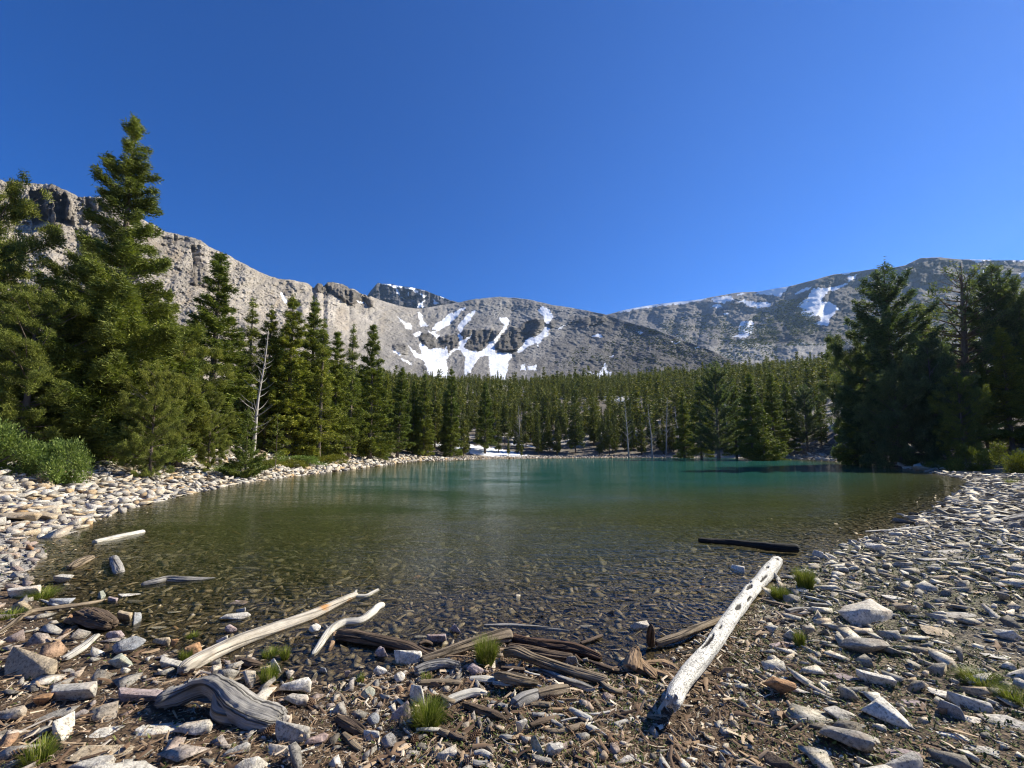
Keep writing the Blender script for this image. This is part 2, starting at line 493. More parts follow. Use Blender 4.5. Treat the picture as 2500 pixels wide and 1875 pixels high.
CLIFF_MAIN = [
    (Z3([(1330,690),(1400,670),(1460,690),(1470,780),(1440,810),(1370,750)]), 1.0), (Z3([(1475,700),(1530,700),(1530,790),(1480,780)]), 1.0),
    (Z3([(1545,690),(1640,690),(1650,760),(1600,800),(1560,835),(1535,770)]), 1.0),
    (Z3([(1650,680),(1700,640),(1740,650),(1730,690),(1670,715)]), 1.0), (Z3([(1745,650),(1900,640),(1870,740),(1830,790),(1790,815),(1700,800),(1690,750),(1740,720)]), 1.0),
    (Z3([(1900,650),(1990,650),(1930,740),(1900,740)]), .8),
    (Z4([(30,790),(60,740),(120,660),(150,620),(200,640),(260,590),(300,570),(410,560),(412,615),(370,650),(300,700),(270,760),(200,800),(110,815)]), 1.1),
    (Z3([(545,300),(590,292),(640,280),(700,285),(760,300),(850,340),(930,385),(985,420),(980,470),(930,450),(870,425),(830,450),(790,450),(740,400),(650,380),(550,345)]), 1.2),
    (Z1([(210,730),(240,700),(400,635),(520,690),(545,790),(540,900),(450,960),(350,900),(240,850)]), 1.6),
    (Z1([(600,720),(860,740),(860,830),(760,830),(640,780)]), .8),
    (Z3([(280,330),(360,340),(370,390),(300,380)]), .6), (Z3([(1140,760),(1240,760),(1240,840),(1150,820)]), .6),
    (Z4([(600,600),(700,550),(860,540),(900,570),(760,620),(640,650)]), .5), (Z4([(430,590),(520,560),(520,610),(440,620)]), .5),
    (Z1([(1490,1230),(1600,1250),(1600,1420),(1480,1400)]), .7), (Z1([(1290,1020),(1400,1050),(1560,1060),(1600,1090),(1500,1120),(1350,1100)]), .4),
]
def poly_mask(X, Y, polys, edge=2.0, seed=0):
    jx = X + edge * fbm(X * .12, Y * .12, 0, 3, seed + 1)
    jy = Y + edge * fbm(X * .12, Y * .12, 0, 3, seed + 2)
    jx = jx + edge * .5 * fbm(X * .5, Y * .5, 0, 2, seed + 5); jy = jy + edge * .4 * fbm(X * .5, Y * .5, 0, 2, seed + 6)
    m = np.zeros(X.shape)
    for p in polys:
        wgt = 1.0
        if isinstance(p, tuple): p, wgt = p
        m = np.maximum(m, in_poly(jx, jy, p) * wgt)
    return m

def blur(m, n):
    for _ in range(n):
        q = np.pad(m, 1, mode='edge')
        m = (q[1:-1, 1:-1] * 2 + q[:-2, 1:-1] + q[2:, 1:-1] + q[1:-1, :-2] + q[1:-1, 2:]) / 6
    return m

def rock_mat(name, strata=0.0):
    nt = NT(name)
    p = nt.pos()
    col = nt.attr('Col', 'Color')
    cl = nt.attr('cliff')
    n1 = nt.ramp(nt.noise(p, .35, 8, .75), [(.28, .62), (.5, .97), (.72, 1.35)])
    n2 = nt.ramp(nt.noise(p, .045, 6, .7), [(.3, .86), (.7, 1.14)])
    n0 = nt.ramp(nt.noise(nt.scaled(p, 1, 1, 1), .011, 4, .6), [(.3, .8), (.7, 1.2)])
    c = nt.mix(1, col, n1, 'MULTIPLY'); c = nt.mix(1, c, n2, 'MULTIPLY'); c = nt.mix(1, c, n0, 'MULTIPLY')
    st = nt.noise(nt.scaled(p, .02, .02, .45), 1, 6, .6, 1.0)
    stc = nt.ramp(st, [(.35, .35), (.5, 1.0), (.65, .6), (.75, 1.1)])
    c2 = nt.mix(1, c, stc, 'MULTIPLY')
    c = nt.mix(cl, c, c2)
    nt.base(c); nt.rough(.95); nt.b.inputs['Specular IOR Level'].default_value = .1
    b1 = nt.bump(nt.noise(p, .35, 9, .75), .9, 4.0)
    b2 = nt.bump(nt.noise(p, .05, 8, .65), .8, 16.0, b1)
    nt.l(nt.attr('rug'), b2.node.inputs['Strength'])
    b3 = nt.bump(nt.math('MULTIPLY', st, cl), 1.0, 14.0, b2)
    nt.nrm(b3)
    return nt.m
ROCK_M = rock_mat("mountain_rock")
def snow_mat():
    nt = NT("snow")
    p = nt.pos()
    c = nt.ramp(nt.noise(nt.scaled(p, .25, .05, .1), 1, 4), [(.35, (.72, .76, .82)), (.6, (.88, .89, .90))])
    nt.base(c); nt.rough(.7)
    nt.nrm(nt.bump(nt.noise(nt.scaled(p, 1, .4, .4), .25, 4, .6), .6, 2.0))
    return nt.m
SNOW_M = snow_mat()
SURF = {}
NOTCH = [(70,126,470,545,60),(128,172,478,548,42),(208,236,482,512,30),(842,858,705,742,40),(880,905,722,745,40),(795,806,700,722,25),(466,500,600,650,30),(420,460,560,590,25),(700,735,735,770,45),(300,330,620,690,40)]

def mountain(key, x0, x1, nx, skyx, skyy, basex, basey, Tf, ny, snow, cliffs, colf, amp, seed, label, back=1.0, ss=1.0):
    xs = np.linspace(x0, x1, nx)
    top = np.interp(xs, skyx, skyy)
    jag = np.interp(xs, [-400, 400, 900, 1500, 3000], [5, 4, 2.0, 1.0, 0.7]) * ss
    top = top + jag * fbm(xs * .07, xs * 0 + seed, 0, 5, seed + 3, .6)
    bot = np.interp(xs, basex, basey)
    s = np.linspace(0, 1, ny)
    Xp = np.repeat(xs[None, :], ny, 0)
    Yp = bot[None, :] + (top - bot)[None, :] * s[:, None]
    S = np.repeat(s[:, None], nx, 1)
    T = Tf(Xp, Yp, S)
    g = blur(poly_mask(Xp, Yp, cliffs, 5, seed), 3) if cliffs else np.zeros_like(Xp)
    sn = poly_mask(Xp, Yp, snow, 4.0, seed + 7) > .5
    edge = np.clip(np.minimum(1 - S, 1) / .04, 0, 1)
    k = T / 900.0
    # relief: downslope gullies, hummocks and rubble
    gul = ridged(Xp * .014 + (1 - S) * 1.6 + .25 * fbm(Xp * .006, Yp * .01, 0, 3, seed + 40), Yp * .0035, 4, seed + 9)
    hum = fbm(Xp * .018, Yp * .03, 0, 5, seed + 10, .55)
    fine = fbm(Xp * .11, Yp * .17, 0, 4, seed + 11, .6)
    rel = amp * k * ((9 + 14 * sstep(1330, 1450, Xp)) * gul + np.interp(Xp, [900, 1150, 1500], [30, 15, 24]) * hum + np.interp(Xp, [600, 1150], [13, 7]) * fine + 3.2 * fbm(Xp * .33, Yp * .42, 0, 2, seed + 19))
    cl = ridged(Xp * .035, Yp * .008, 4, seed + 12) * 34 + fbm(Xp * .06, Yp * .10, 0, 4, seed + 13) * 22
    rel = rel * (1 - .3 * np.clip(g, 0, 1)) + g * k * (cl * 1.25 - 24)
    if key == 'main':
        for (xl, xr, yt, yb, A) in NOTCH:
            xx = Xp + 5 * fbm(Xp * .05, Yp * .08, 0, 3, 881) + (Yp - yt) * -.12
            m_ = sstep(yt - 6, yt + 8, Yp) * sstep(yb + 10, yb - 8, Yp)
            rel = rel + A * m_ * np.where((xx > xl) & (xx < xr), (xr - xx) / (xr - xl), 0)
    rel = np.where(sn, blur(np.where(sn, rel, rel), 6), rel)
    T2 = T + rel * (0.35 + .65 * edge)
    dx, dy, dz = pdir(Xp, Yp)
    P = np.stack([dx * T2, dy * T2, EYE + dz * T2], -1)
    SURF[key] = (xs, top, bot, P)
    # far side of the ridge
    nb = 14
    extra = []
    last = P[-1]
    drn = last[:, :2] / np.linalg.norm(last[:, :2], axis=1)[:, None]
    for q in range(1, nb + 1):
        e = np.empty_like(last)
        L = (q / nb) ** 1.5 * 260 * back
        e[:, :2] = last[:, :2] + drn * L
        e[:, 2] = last[:, 2] - L * .62
        extra.append(e)
    P = np.concatenate([P, np.array(extra)], 0)
    nY, nX = P.shape[:2]
    V = P.reshape(-1, 3)
    i = np.arange(nY - 1)[:, None] * nX + np.arange(nX - 1)[None, :]
    Fc = np.stack([i, i + 1, i + nX + 1, i + nX], -1)
    col = colf(Xp, Yp, S, g)
    col = np.concatenate([col, np.repeat(col[-1:], nb, 0)], 0)
    gg = np.concatenate([g, np.zeros((nb, nX))], 0)
    snf = np.zeros(Fc.shape[:2], bool)
    snf[:ny - 1] = sn[:-1, :-1]
    rockF = Fc[~snf]; snowF = Fc[snf]
    me = mesh_np("mountain_" + key, V, rockF, [ROCK_M], smooth=True, attrs={'cliff': np.clip(gg.ravel(), 0, 1.2), 'rug': np.interp(V[:, 0] / V[:, 1] * F + CX, [500, 1050], [.9, .38]) + .4 * np.clip(gg.ravel(), 0, 1)}, col=np.clip(col.reshape(-1, 3), .02, .9))
    link("mountain", me, kind='structure', label=label)
    if len(snowF):
        used, inv = np.unique(snowF, return_inverse=True)
        me = mesh_np("snow_" + key, V[used], inv.reshape(-1, 4), [SNOW_M], smooth=True)
        link("snow", me, kind='stuff', cat='snow', label="old snow lying in the gullies of the " + label)

def Tmain(X, Y, S):
    t0 = np.interp(X, [-500, 0, 500, 800, 1000, 1250, 1500, 1850], [130, 150, 190, 260, 420, 560, 420, 330])
    t1 = np.interp(X, [-500, 0, 300, 600, 760, 900, 1100, 1250, 1400, 1500, 1600, 1700, 1850], [330, 400, 480, 640, 760, 950, 1250, 1300, 1150, 1000, 800, 640, 430])
    return t0 + (t1 - t0) * (S ** 1.15)
def Cmain(X, Y, S, g):
    n = fbm(X * .02, Y * .03, 0, 4, 61)[..., None]
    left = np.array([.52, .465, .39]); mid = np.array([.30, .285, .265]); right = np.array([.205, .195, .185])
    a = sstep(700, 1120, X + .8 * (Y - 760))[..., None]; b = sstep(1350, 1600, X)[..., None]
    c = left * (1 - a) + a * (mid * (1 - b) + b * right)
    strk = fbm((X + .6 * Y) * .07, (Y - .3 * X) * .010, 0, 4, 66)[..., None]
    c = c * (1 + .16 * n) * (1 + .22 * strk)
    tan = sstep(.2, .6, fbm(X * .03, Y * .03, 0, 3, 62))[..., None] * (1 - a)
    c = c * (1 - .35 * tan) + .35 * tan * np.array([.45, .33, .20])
    spur = in_poly(X + 14 * fbm(X * .02, Y * .03, 0, 3, 7), Y + 5 * fbm(X * .03, Y * .03, 0, 3, 8), [(1400,772),(1478,770),(1540,788),(1600,806),(1650,825),(1722,852),(1870,915),(1870,1010),(1230,1010),(1300,900),(1350,840)]).astype(float)
    c = c * (1 - .22 * blur(spur, 4)[..., None])
    cliff = np.clip(g, 0, 1)[..., None]
    return c * (1 - .3 * cliff) + .3 * cliff * np.array([.27, .235, .19])
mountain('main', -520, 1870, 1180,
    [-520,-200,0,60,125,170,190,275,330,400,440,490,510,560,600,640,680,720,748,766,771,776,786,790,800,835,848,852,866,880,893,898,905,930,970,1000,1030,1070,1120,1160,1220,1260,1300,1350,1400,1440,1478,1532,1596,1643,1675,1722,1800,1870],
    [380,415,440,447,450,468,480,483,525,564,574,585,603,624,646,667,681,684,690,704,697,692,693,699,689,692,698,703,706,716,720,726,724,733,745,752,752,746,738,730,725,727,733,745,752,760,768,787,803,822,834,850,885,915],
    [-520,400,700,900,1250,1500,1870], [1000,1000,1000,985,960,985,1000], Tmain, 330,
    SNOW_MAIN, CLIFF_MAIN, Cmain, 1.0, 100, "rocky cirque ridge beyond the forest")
def Cr(X, Y, S, g):
    n = fbm(X * .02, Y * .05, 0, 4, 63)[..., None]
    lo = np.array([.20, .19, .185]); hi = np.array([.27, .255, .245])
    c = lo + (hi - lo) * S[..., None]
    shade_scrub = in_poly(X + 12 * fbm(X * .02, Y * .03, 0, 3, 3), Y, [(1820,870),(1880,790),(1960,712),(2040,668),(2130,655),(2260,628),(2600,640),(2600,900)]).astype(float)
    c = c * (1 - .30 * blur(shade_scrub, 8)[..., None])  # face turned from the sun: its shade and scrub painted dark here
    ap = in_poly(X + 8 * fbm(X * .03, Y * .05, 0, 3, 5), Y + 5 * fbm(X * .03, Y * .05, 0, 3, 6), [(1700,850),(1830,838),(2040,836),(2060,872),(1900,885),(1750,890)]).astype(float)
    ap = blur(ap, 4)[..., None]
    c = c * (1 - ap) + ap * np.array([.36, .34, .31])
    return c * (1 + .25 * n)
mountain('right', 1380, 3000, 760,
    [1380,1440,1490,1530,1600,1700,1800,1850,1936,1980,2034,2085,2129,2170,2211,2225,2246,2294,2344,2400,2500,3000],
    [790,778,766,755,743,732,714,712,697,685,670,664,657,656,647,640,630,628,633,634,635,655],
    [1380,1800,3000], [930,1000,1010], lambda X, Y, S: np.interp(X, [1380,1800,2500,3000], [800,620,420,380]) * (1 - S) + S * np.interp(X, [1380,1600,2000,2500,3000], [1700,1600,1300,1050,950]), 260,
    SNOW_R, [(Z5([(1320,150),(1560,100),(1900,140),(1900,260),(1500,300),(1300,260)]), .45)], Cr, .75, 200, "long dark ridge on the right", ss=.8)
def Cp(X, Y, S, g):
    n = fbm(X * .05, Y * .05, 0, 4, 64)[..., None]
    return np.array([.19, .19, .205]) * (1 + .3 * n) + 0 * S[..., None]
mountain('peak', 860, 1150, 300, [860] + [600 + v * .31646 for v in (900,940,965,1020,1060,1100,1180,1280,1350,1400,1450,1520,1580,1640)] + [1150],
    [745] + [600 + v * .31646 for v in (420,378,345,285,288,294,308,323,336,352,372,396,418,435)] + [742],
    [860,1150], [790,790], lambda X, Y, S: 2100 + 250 * S, 150, SNOW_P, [([(800,680),(1120,700),(1120,800),(800,800)], 1.0)], Cp, .5, 300, "dark flat topped far peak", ss=1.3, back=2)

def surf_pts(key, px, py):
    xs, top, bot, P = SURF[key]
    ny, nx = P.shape[:2]
    fx = np.clip((px - xs[0]) / (xs[-1] - xs[0]) * (nx - 1), 0, nx - 1.001)
    t = np.interp(px, xs, top); b = np.interp(px, xs, bot)
    fy = np.clip((py - b) / (t - b) * (ny - 1), 0, ny - 1.001)
    ok = (py > t + 1.5) & (py < b)
    return P[fy.astype(int), fx.astype(int)], ok
# ------------------------------------------------------------------ trees
def tube(pts, rad, nseg=8, cap=True, squash=None, seed=0, rough=0.0, k0=0):
    """returns verts, tris of a tube along pts"""
    pts = np.asarray(pts, float); rad = np.asarray(rad, float)
    n = len(pts)
    tan = np.gradient(pts, axis=0)
    tan /= np.linalg.norm(tan, axis=1)[:, None] + 1e-9
    up = np.array([0, 0, 1.0]) if abs(tan[0][2]) < .9 else np.array([1.0, 0, 0])
    V = []
    a = np.linspace(0, 2 * np.pi, nseg, endpoint=False)
    for i in range(n):
        s = np.cross(tan[i], up); s /= np.linalg.norm(s) + 1e-9
        u = np.cross(s, tan[i])
        r = rad[i]
        ca, sa = np.cos(a), np.sin(a)
        if squash is not None: sa = sa * squash
        V.append(pts[i] + r * (ca[:, None] * s + sa[:, None] * u))
    V = np.concatenate(V)
    i = np.arange(n - 1)[:, None] * nseg + np.arange(nseg)[None, :]
    j = np.arange(n - 1)[:, None] * nseg + (np.arange(nseg)[None, :] + 1) % nseg
    q = np.stack([i, j, j + nseg, i + nseg], -1).reshape(-1, 4)
    T = np.concatenate([q[:, [0, 1, 2]], q[:, [0, 2, 3]]])
    if cap:
        V = np.concatenate([V, pts[:1], pts[-1:]])
        c0, c1 = n * nseg, n * nseg + 1
        k = np.arange(nseg); kk = (k + 1) % nseg
        T = np.concatenate([T, np.stack([kk, k, np.full(nseg, c0)], -1), np.stack([k + (n - 1) * nseg, kk + (n - 1) * nseg, np.full(nseg, c1)], -1)])
    return V, T

def join(parts):
    V, T, o = [], [], 0
    for v, t in parts:
        V.append(v); T.append(t + o); o += len(v)
    return np.concatenate(V), np.concatenate(T)

def leaf_mat(name, stops, trans=.25):
    nt = NT(name)
    r = nt.isl()
    c = nt.ramp(r, stops)
    n = nt.ramp(nt.noise(nt.objco(), .9, 3), [(.3, .7), (.7, 1.35)])
    n = nt.mix(1, n, nt.ramp(nt.noise(nt.pos(), .07, 4, .7), [(.35, (.8, .86, .95)), (.65, (1.25, 1.15, 1.0))]), 'MULTIPLY')
    c = nt.mix(1, c, n, 'MULTIPLY')
    orn = nt.ramp(nt.objrand(), [(0, (.8, .85, .85)), (1, (1.2, 1.12, 1.0))])
    c = nt.mix(1, c, orn, 'MULTIPLY')
    nt.base(c); nt.rough(.6); nt.b.inputs['Specular IOR Level'].default_value = .2
    tr = nt.new('ShaderNodeBsdfTranslucent'); nt.l(nt.mix(1, c, (1.0, 1.1, .5), 'MULTIPLY'), tr.inputs[0])
    m = nt.new('ShaderNodeMixShader'); m.inputs[0].default_value = trans
    nt.l(nt.b.outputs[0], m.inputs[1]); nt.l(tr.outputs[0], m.inputs[2]); nt.l(m.outputs[0], nt.out.inputs[0])
    return nt.m
SPRUCE_M = leaf_mat("spruce_needles", [(0, (0.074, 0.106, 0.029)), (0.5, (0.155, 0.194, 0.04)), (1, (0.271, 0.29, 0.052))])
PINE_M = leaf_mat("pine_needles", [(0, (0.083, 0.108, 0.031)), (0.5, (0.19, 0.222, 0.05)), (1, (0.32, 0.331, 0.076))], .3)
DARK_M = leaf_mat("fir_needles", [(0, (0.066, 0.096, 0.058)), (0.5, (0.126, 0.166, 0.081)), (1, (0.217, 0.25, 0.117))], .38)
SHRUB_M = leaf_mat("shrub_leaves", [(0, (0.101, 0.156, 0.053)), (0.5, (0.186, 0.265, 0.074)), (1, (0.304, 0.374, 0.125))], .35)
JUNI_M = leaf_mat("juniper_leaves", [(0, (0.065, 0.091, 0.019)), (0.5, (0.143, 0.169, 0.033)), (1, (0.247, 0.247, 0.052))], .3)
FAR_M = leaf_mat("forest_needles", [(0, (0.047, 0.071, 0.023)), (0.5, (0.109, 0.134, 0.033)), (1, (0.218, 0.218, 0.047))])
def bark_mat(name, a, b):
    nt = NT(name)
    p = nt.objco()
    c = nt.ramp(nt.noise(nt.scaled(p, 1, 1, .25), 6, 6, .7), [(.3, a), (.7, b)])
    nt.base(c); nt.rough(.9)
    nt.nrm(nt.bump(nt.noise(nt.scaled(p, 1, 1, .2), 14, 5, .7), .8, .05))
    return nt.m
BARK_M = bark_mat("bark", (.09, .065, .05), (.24, .20, .165))
SNAG_M = bark_mat("dead_wood", (.26, .235, .21), (.52, .49, .45))
BARK2_M = bark_mat("old_bark", (.13, .09, .06), (.33, .25, .18))

def conifer(seed, H, R, prof, nb, slo, shi, up, dens, tl, tw, f0=.06, thick=.04, wid=.36, clump=0, ncl=0, fork=0, dead=.0, kt=3, gap=None, trunk_r=None, pw=1.0):
    """crown as many needle sprays on whorled limbs; returns wood (V,T) and crown (V,T)"""
    g = np.random.default_rng(seed)
    tr = trunk_r or H * .013
    nz = 14
    tz = np.linspace(0, H * .985, nz)
    wob = np.stack([np.cumsum(g.normal(0, .01 * H / nz, nz)), np.cumsum(g.normal(0, .01 * H / nz, nz)), tz], -1)
    wob[0, :2] = 0
    wood = [tube(wob, tr * (1 - tz / H) ** .8 + .006 * H / 10, 8)]
    wood[0][0][:8, :2] *= 1.35
    v = np.sort(g.random(nb)) ** pw
    golden = np.cumsum(g.normal(2.4, .5, nb))
    C, D = [], []
    for b in range(nb):
        h = H * (f0 + (1 - f0) * v[b]) * .985
        L = R * prof(v[b]) * g.uniform(.62, 1.12)
        if gap is not None and gap(v[b], golden[b] % (2 * np.pi), g): L *= .5
        az = golden[b]
        rd = np.array([np.cos(az), np.sin(az), 0]); sd = np.array([-np.sin(az), np.cos(az), 0])
        bx = np.array([np.interp(h, tz, wob[:, 0]), np.interp(h, tz, wob[:, 1]), h])
        sl_ = slo + (shi - slo) * v[b] + g.normal(0, .08)
        def at(s): return bx + rd * (L * s)[..., None] + np.array([0, 0, 1.0]) * (L * (sl_ * s + up * s * s))[..., None]
        ss = np.linspace(0, 1, 5)
        if L > .35:
            wood.append(tube(at(ss), tr * .22 * (L / R) * (1.15 - ss) + .004, 4 if L > 1 else 3, cap=False))
        if g.random() < dead: continue
        n = max(3, int(dens * (L + .15) ** 1.6))
        s = np.clip(np.sqrt(g.random(n)) * 1.02, .08, 1.02)
        w_ = wid * np.clip(1.05 - s, .06, 1) ** .7
        lat = g.uniform(-1, 1, n) * w_ * L
        if ncl:
            m = max(2, int(ncl * (L + .2)))
            cs = np.sqrt(g.random(m)) ; cl_ = g.uniform(-1, 1, m) * wid * (1.1 - cs) * L
            cc = at(cs) + sd * cl_[:, None] + np.array([0, 0, 1.0]) * g.normal(.05, thick * L, m)[:, None]
            k = g.integers(0, m, n)
            off = g.normal(0, 1, (n, 3)); off /= np.linalg.norm(off, axis=1)[:, None]
            off *= (g.random(n) ** .5)[:, None] * clump * (.7 + .5 * L / R)
            off[:, 2] *= .75
            c = cc[k] + off
            d = off / (clump + 1e-6) * 1.2 + rd * .35 + np.array([0, 0, .55]) + g.normal(0, .3, (n, 3))
        else:
            c = at(s) + sd * lat[:, None]
            c[:, 2] += g.normal(0, thick * L + .02, n) - .22 * np.abs(lat)
            sg = np.sign(lat)[:, None]
            d = rd * .9 + sd * sg * .8 + np.array([0, 0, .15]) + g.normal(0, .33, (n, 3))
        C.append(c); D.append(d)
    C = np.concatenate(C); D = np.concatenate(D)
    D /= np.linalg.norm(D, axis=1)[:, None]
    C = np.repeat(C, kt, 0); D = np.repeat(D, kt, 0)
    n = len(C)
    C = C + g.normal(0, tl * .35, (n, 3)); D = D + g.normal(0, .35, (n, 3)); D /= np.linalg.norm(D, axis=1)[:, None]
    sdv = np.cross(D, g.normal(0, 1, (n, 3))); sdv /= np.linalg.norm(sdv, axis=1)[:, None] + 1e-9
    l = tl * g.uniform(.6, 1.3, n)[:, None]; w_ = tw * g.uniform(.7, 1.3, n)[:, None]
    V = np.stack([C - D * l * .5 - sdv * w_ * .5, C - D * l * .5 + sdv * w_ * .5, C + D * l * .5], 1).reshape(-1, 3)
    V[:, 2] = np.maximum(V[:, 2], .02)
    T = np.arange(n * 3).reshape(-1, 3)
    return join(wood), (V, T)

cone = lambda p: (lambda v: max(.04, (1 - v)) ** p)
def p_spruce(v): return .06 + .94 * min(1, (1 - v) / .9) ** .85 * (.8 + .2 * min(1, v / .15))
def p_narrow(v): return .07 + .93 * min(1, (1 - v) / .75) ** .8
def p_big(v):
    return float(np.interp(v, [0, .12, .3, .45, .55, .62, .8, .93, 1], [.95, 1.0, .98, .80, .54, .41, .33, .21, .06]))
def p_pine(v): return float(np.interp(v, [0, .2, .5, .75, .92, 1], [.75, 1, .98, .75, .42, .15]))
def p_round(v): return float(np.interp(v, [0, .25, .55, .8, .95, 1], [.8, 1, .95, .72, .4, .15]))
def p_open(v): return float(np.interp(v, [0, .3, .6, .85, 1], [.9, 1, .75, .4, .1]))

KINDS_T = {}
def kind(key, wood, crown, lm, bm=BARK_M):
    KINDS_T[key] = (mesh_np("trunk", *wood, [bm], smooth=True), mesh_np("crown", *crown, [lm]))
# all built 10 m tall, scaled when planted
kind('big', *conifer(1, 10, 1.95, p_big, 250, -.10, .35, .12, 135, .12, .026, f0=.02, thick=.04, wid=.36, kt=4, pw=1.15, gap=lambda v, a, g: v > .45 and g.random() < .33), PINE_M)
kind('spruceA', *conifer(2, 10, 1.45, p_spruce, 165, -.30, .35, .10, 95, .15, .040, thick=.028, kt=3), SPRUCE_M)
kind('spruceB', *conifer(3, 10, 1.25, p_narrow, 160, -.35, .35, .12, 98, .15, .040, thick=.03, kt=3, f0=.04), SPRUCE_M)
kind('spruceC', *conifer(4, 10, 1.6, p_spruce, 150, -.25, .4, .10, 88, .16, .040, thick=.028, kt=3, f0=.10), SPRUCE_M)
kind('thin', *conifer(5, 10, .95, p_narrow, 110, -.25, .3, .12, 55, .18, .04, thick=.04, kt=3, f0=.18), SPRUCE_M)
kind('pineA', *conifer(6, 10, 3.3, p_pine, 85, -.05, .9, .18, 84, .16, .034, thick=.07, clump=.30, ncl=3.6, gap=lambda v, a, g: g.random() < .2, kt=4, f0=.05, trunk_r=.2), PINE_M)
kind('pineB', *conifer(7, 10, 3.9, p_round, 85, -.05, .8, .15, 80, .16, .034, thick=.07, clump=.32, ncl=3.6, gap=lambda v, a, g: g.random() < .2, kt=4, f0=.04, trunk_r=.2), PINE_M)
kind('darkpine', *conifer(8, 10, 4.4, p_round, 84, -.15, .8, .2, 66, .19, .045, thick=.08, clump=.36, ncl=3.0, gap=lambda v, a, g: g.random() < .22, kt=4, f0=.0, trunk_r=.2), DARK_M)
kind('openfir', *conifer(9, 10, 1.85, p_open, 100, .05, .75, .42, 70, .17, .042, thick=.025, wid=.18, kt=3, f0=.15), DARK_M)
kind('sparse', *conifer(10, 10, 3.0, p_open, 90, -.05, .6, .15, 16, .20, .05, thick=.05, clump=.25, ncl=2.5, kt=3, f0=.28, dead=.35, trunk_r=.26), DARK_M, BARK2_M)
kind('young', *conifer(11, 10, 2.9, cone(.9), 70, .15, .6, .10, 26, .30, .09, thick=.03, kt=3, f0=.03), SPRUCE_M)
kind('wisp', *conifer(12, 10, 2.6, cone(.8), 26, .1, .5, .10, 7, .42, .10, thick=.02, wid=.2, kt=2, f0=.15, trunk_r=.07), SPRUCE_M)

def snag():
    g = np.random.default_rng(33)
    z = np.linspace(0, 10, 16)
    pts = np.stack([.55 * (z / 10) ** 1.5 + .05 * np.sin(z), .03 * z, z], -1)
    parts = [tube(pts, .13 * (1 - z / 10) + .02, 8)]
    br = []
    for i in range(46):
        h = g.uniform(2.2, 9.8); a = g.uniform(0, 6.28); L = (10.6 - h) * .14 * g.uniform(.6, 1.3) + .25
        s = np.linspace(0, 1, 5)
        p = np.stack([np.interp(h, z, pts[:, 0]) + np.cos(a) * L * s, np.interp(h, z, pts[:, 1]) + np.sin(a) * L * s, h + L * (.25 * s + .5 * s * s)], -1)
        br.append(tube(p, .03 * (1.1 - s), 4, cap=False))
    return mesh_np("trunk", *join(parts + br), [SNAG_M], smooth=True), None
SNAG = snag()

def bushy(seed, n, tl, tw, mat, R=1.0, Hh=1.0, stems=14):
    g = np.random.default_rng(seed)
    lobes = np.stack([g.uniform(-1, 1, 14), g.uniform(-.8, .8, 14), g.uniform(.1, 1.0, 14) ** 1.4], -1)
    k = g.integers(0, 14, n)
    off = g.normal(0, 1, (n, 3)); off /= np.linalg.norm(off, axis=1)[:, None]
    C = lobes[k] + off * (.12 + .30 * g.random(n))[:, None] * g.uniform(.7, 1, n)[:, None]
    C[:, 2] = np.abs(C[:, 2])
    D = off + np.array([0, 0, .9]) + g.normal(0, .4, (n, 3)); D /= np.linalg.norm(D, axis=1)[:, None]
    s = np.cross(D, g.normal(0, 1, (n, 3))); s /= np.linalg.norm(s, axis=1)[:, None]
    l = tl * g.uniform(.6, 1.3, n)[:, None]; w_ = tw * g.uniform(.7, 1.3, n)[:, None]
    V = np.stack([C - D * l * .5 - s * w_ * .5, C - D * l * .5 + s * w_ * .5, C + D * l * .5], 1).reshape(-1, 3)
    wood = []
    for i in range(stems):
        e = lobes[i % 14]; t = np.linspace(0, 1, 5)[:, None]
        p = np.array([e[0] * .25, e[1] * .25, 0]) * (1 - t) + e * t + np.array([0, 0, .1]) * np.sin(t * 3)
        wood.append(tube(p, .02 * (1.2 - t[:, 0]), 4, cap=False))
    return mesh_np("stems", *join(wood), [BARK_M], smooth=True), mesh_np("foliage", V, np.arange(n * 3).reshape(-1, 3), [mat])
WILLOW = bushy(1, 9000, .07, .035, SHRUB_M)
WILLOW2 = bushy(2, 9000, .07, .035, SHRUB_M)
JUNI = bushy(3, 9000, .09, .03, JUNI_M)
JUNI2 = bushy(4, 7000, .09, .03, JUNI_M)

LAND = []      # landmarks: phrase, x, y
def plant(kd, x, ytop, Y, wide=1.0, name='spruce_tree', label=None, cat='tree', group=None, base=None, rot=None, lean=0.0, sink=.15):
    """tree whose top shows near photo pixel (x,ytop) at forward distance Y"""
    X, _, ztop = atdist(x, ytop, Y)
    X = float(X); ztop = float(ztop)
    z0 = gz(X, Y) if base is None else base
    H = max(1.0, ztop - z0)
    e = link(name, None, label=label, cat=cat, group=group, loc=(X, Y, z0 - sink))
    s = H / 10
    e.scale = (s * wide, s * wide, s)
    rr = random.uniform(0, 6.28) if rot is None else rot
    e.rotation_euler = (0, lean, 0)
    tr, cr = KINDS_T[kd] if kd != 'snag' else SNAG
    link('trunk', tr, e).rotation_euler = (0, 0, rr)
    if cr: link('crown', cr, e).rotation_euler = (0, 0, rr)
    return e
def bush(md, x, y, Y, w_, h, name, label, cat='shrub', group=None):
    X, _, z = atdist(x, y, Y)
    z0 = gz(float(X), Y)
    e = link(name, None, label=label, cat=cat, group=group, loc=(float(X), Y, z0 - .1))
    e.scale = (w_, w_ * .8, h)
    link('stems', md[0], e).rotation_euler = (0, 0, x % 6.28)
    link('foliage', md[1], e).rotation_euler = (0, 0, x % 6.28)
    return e
random.seed(4)
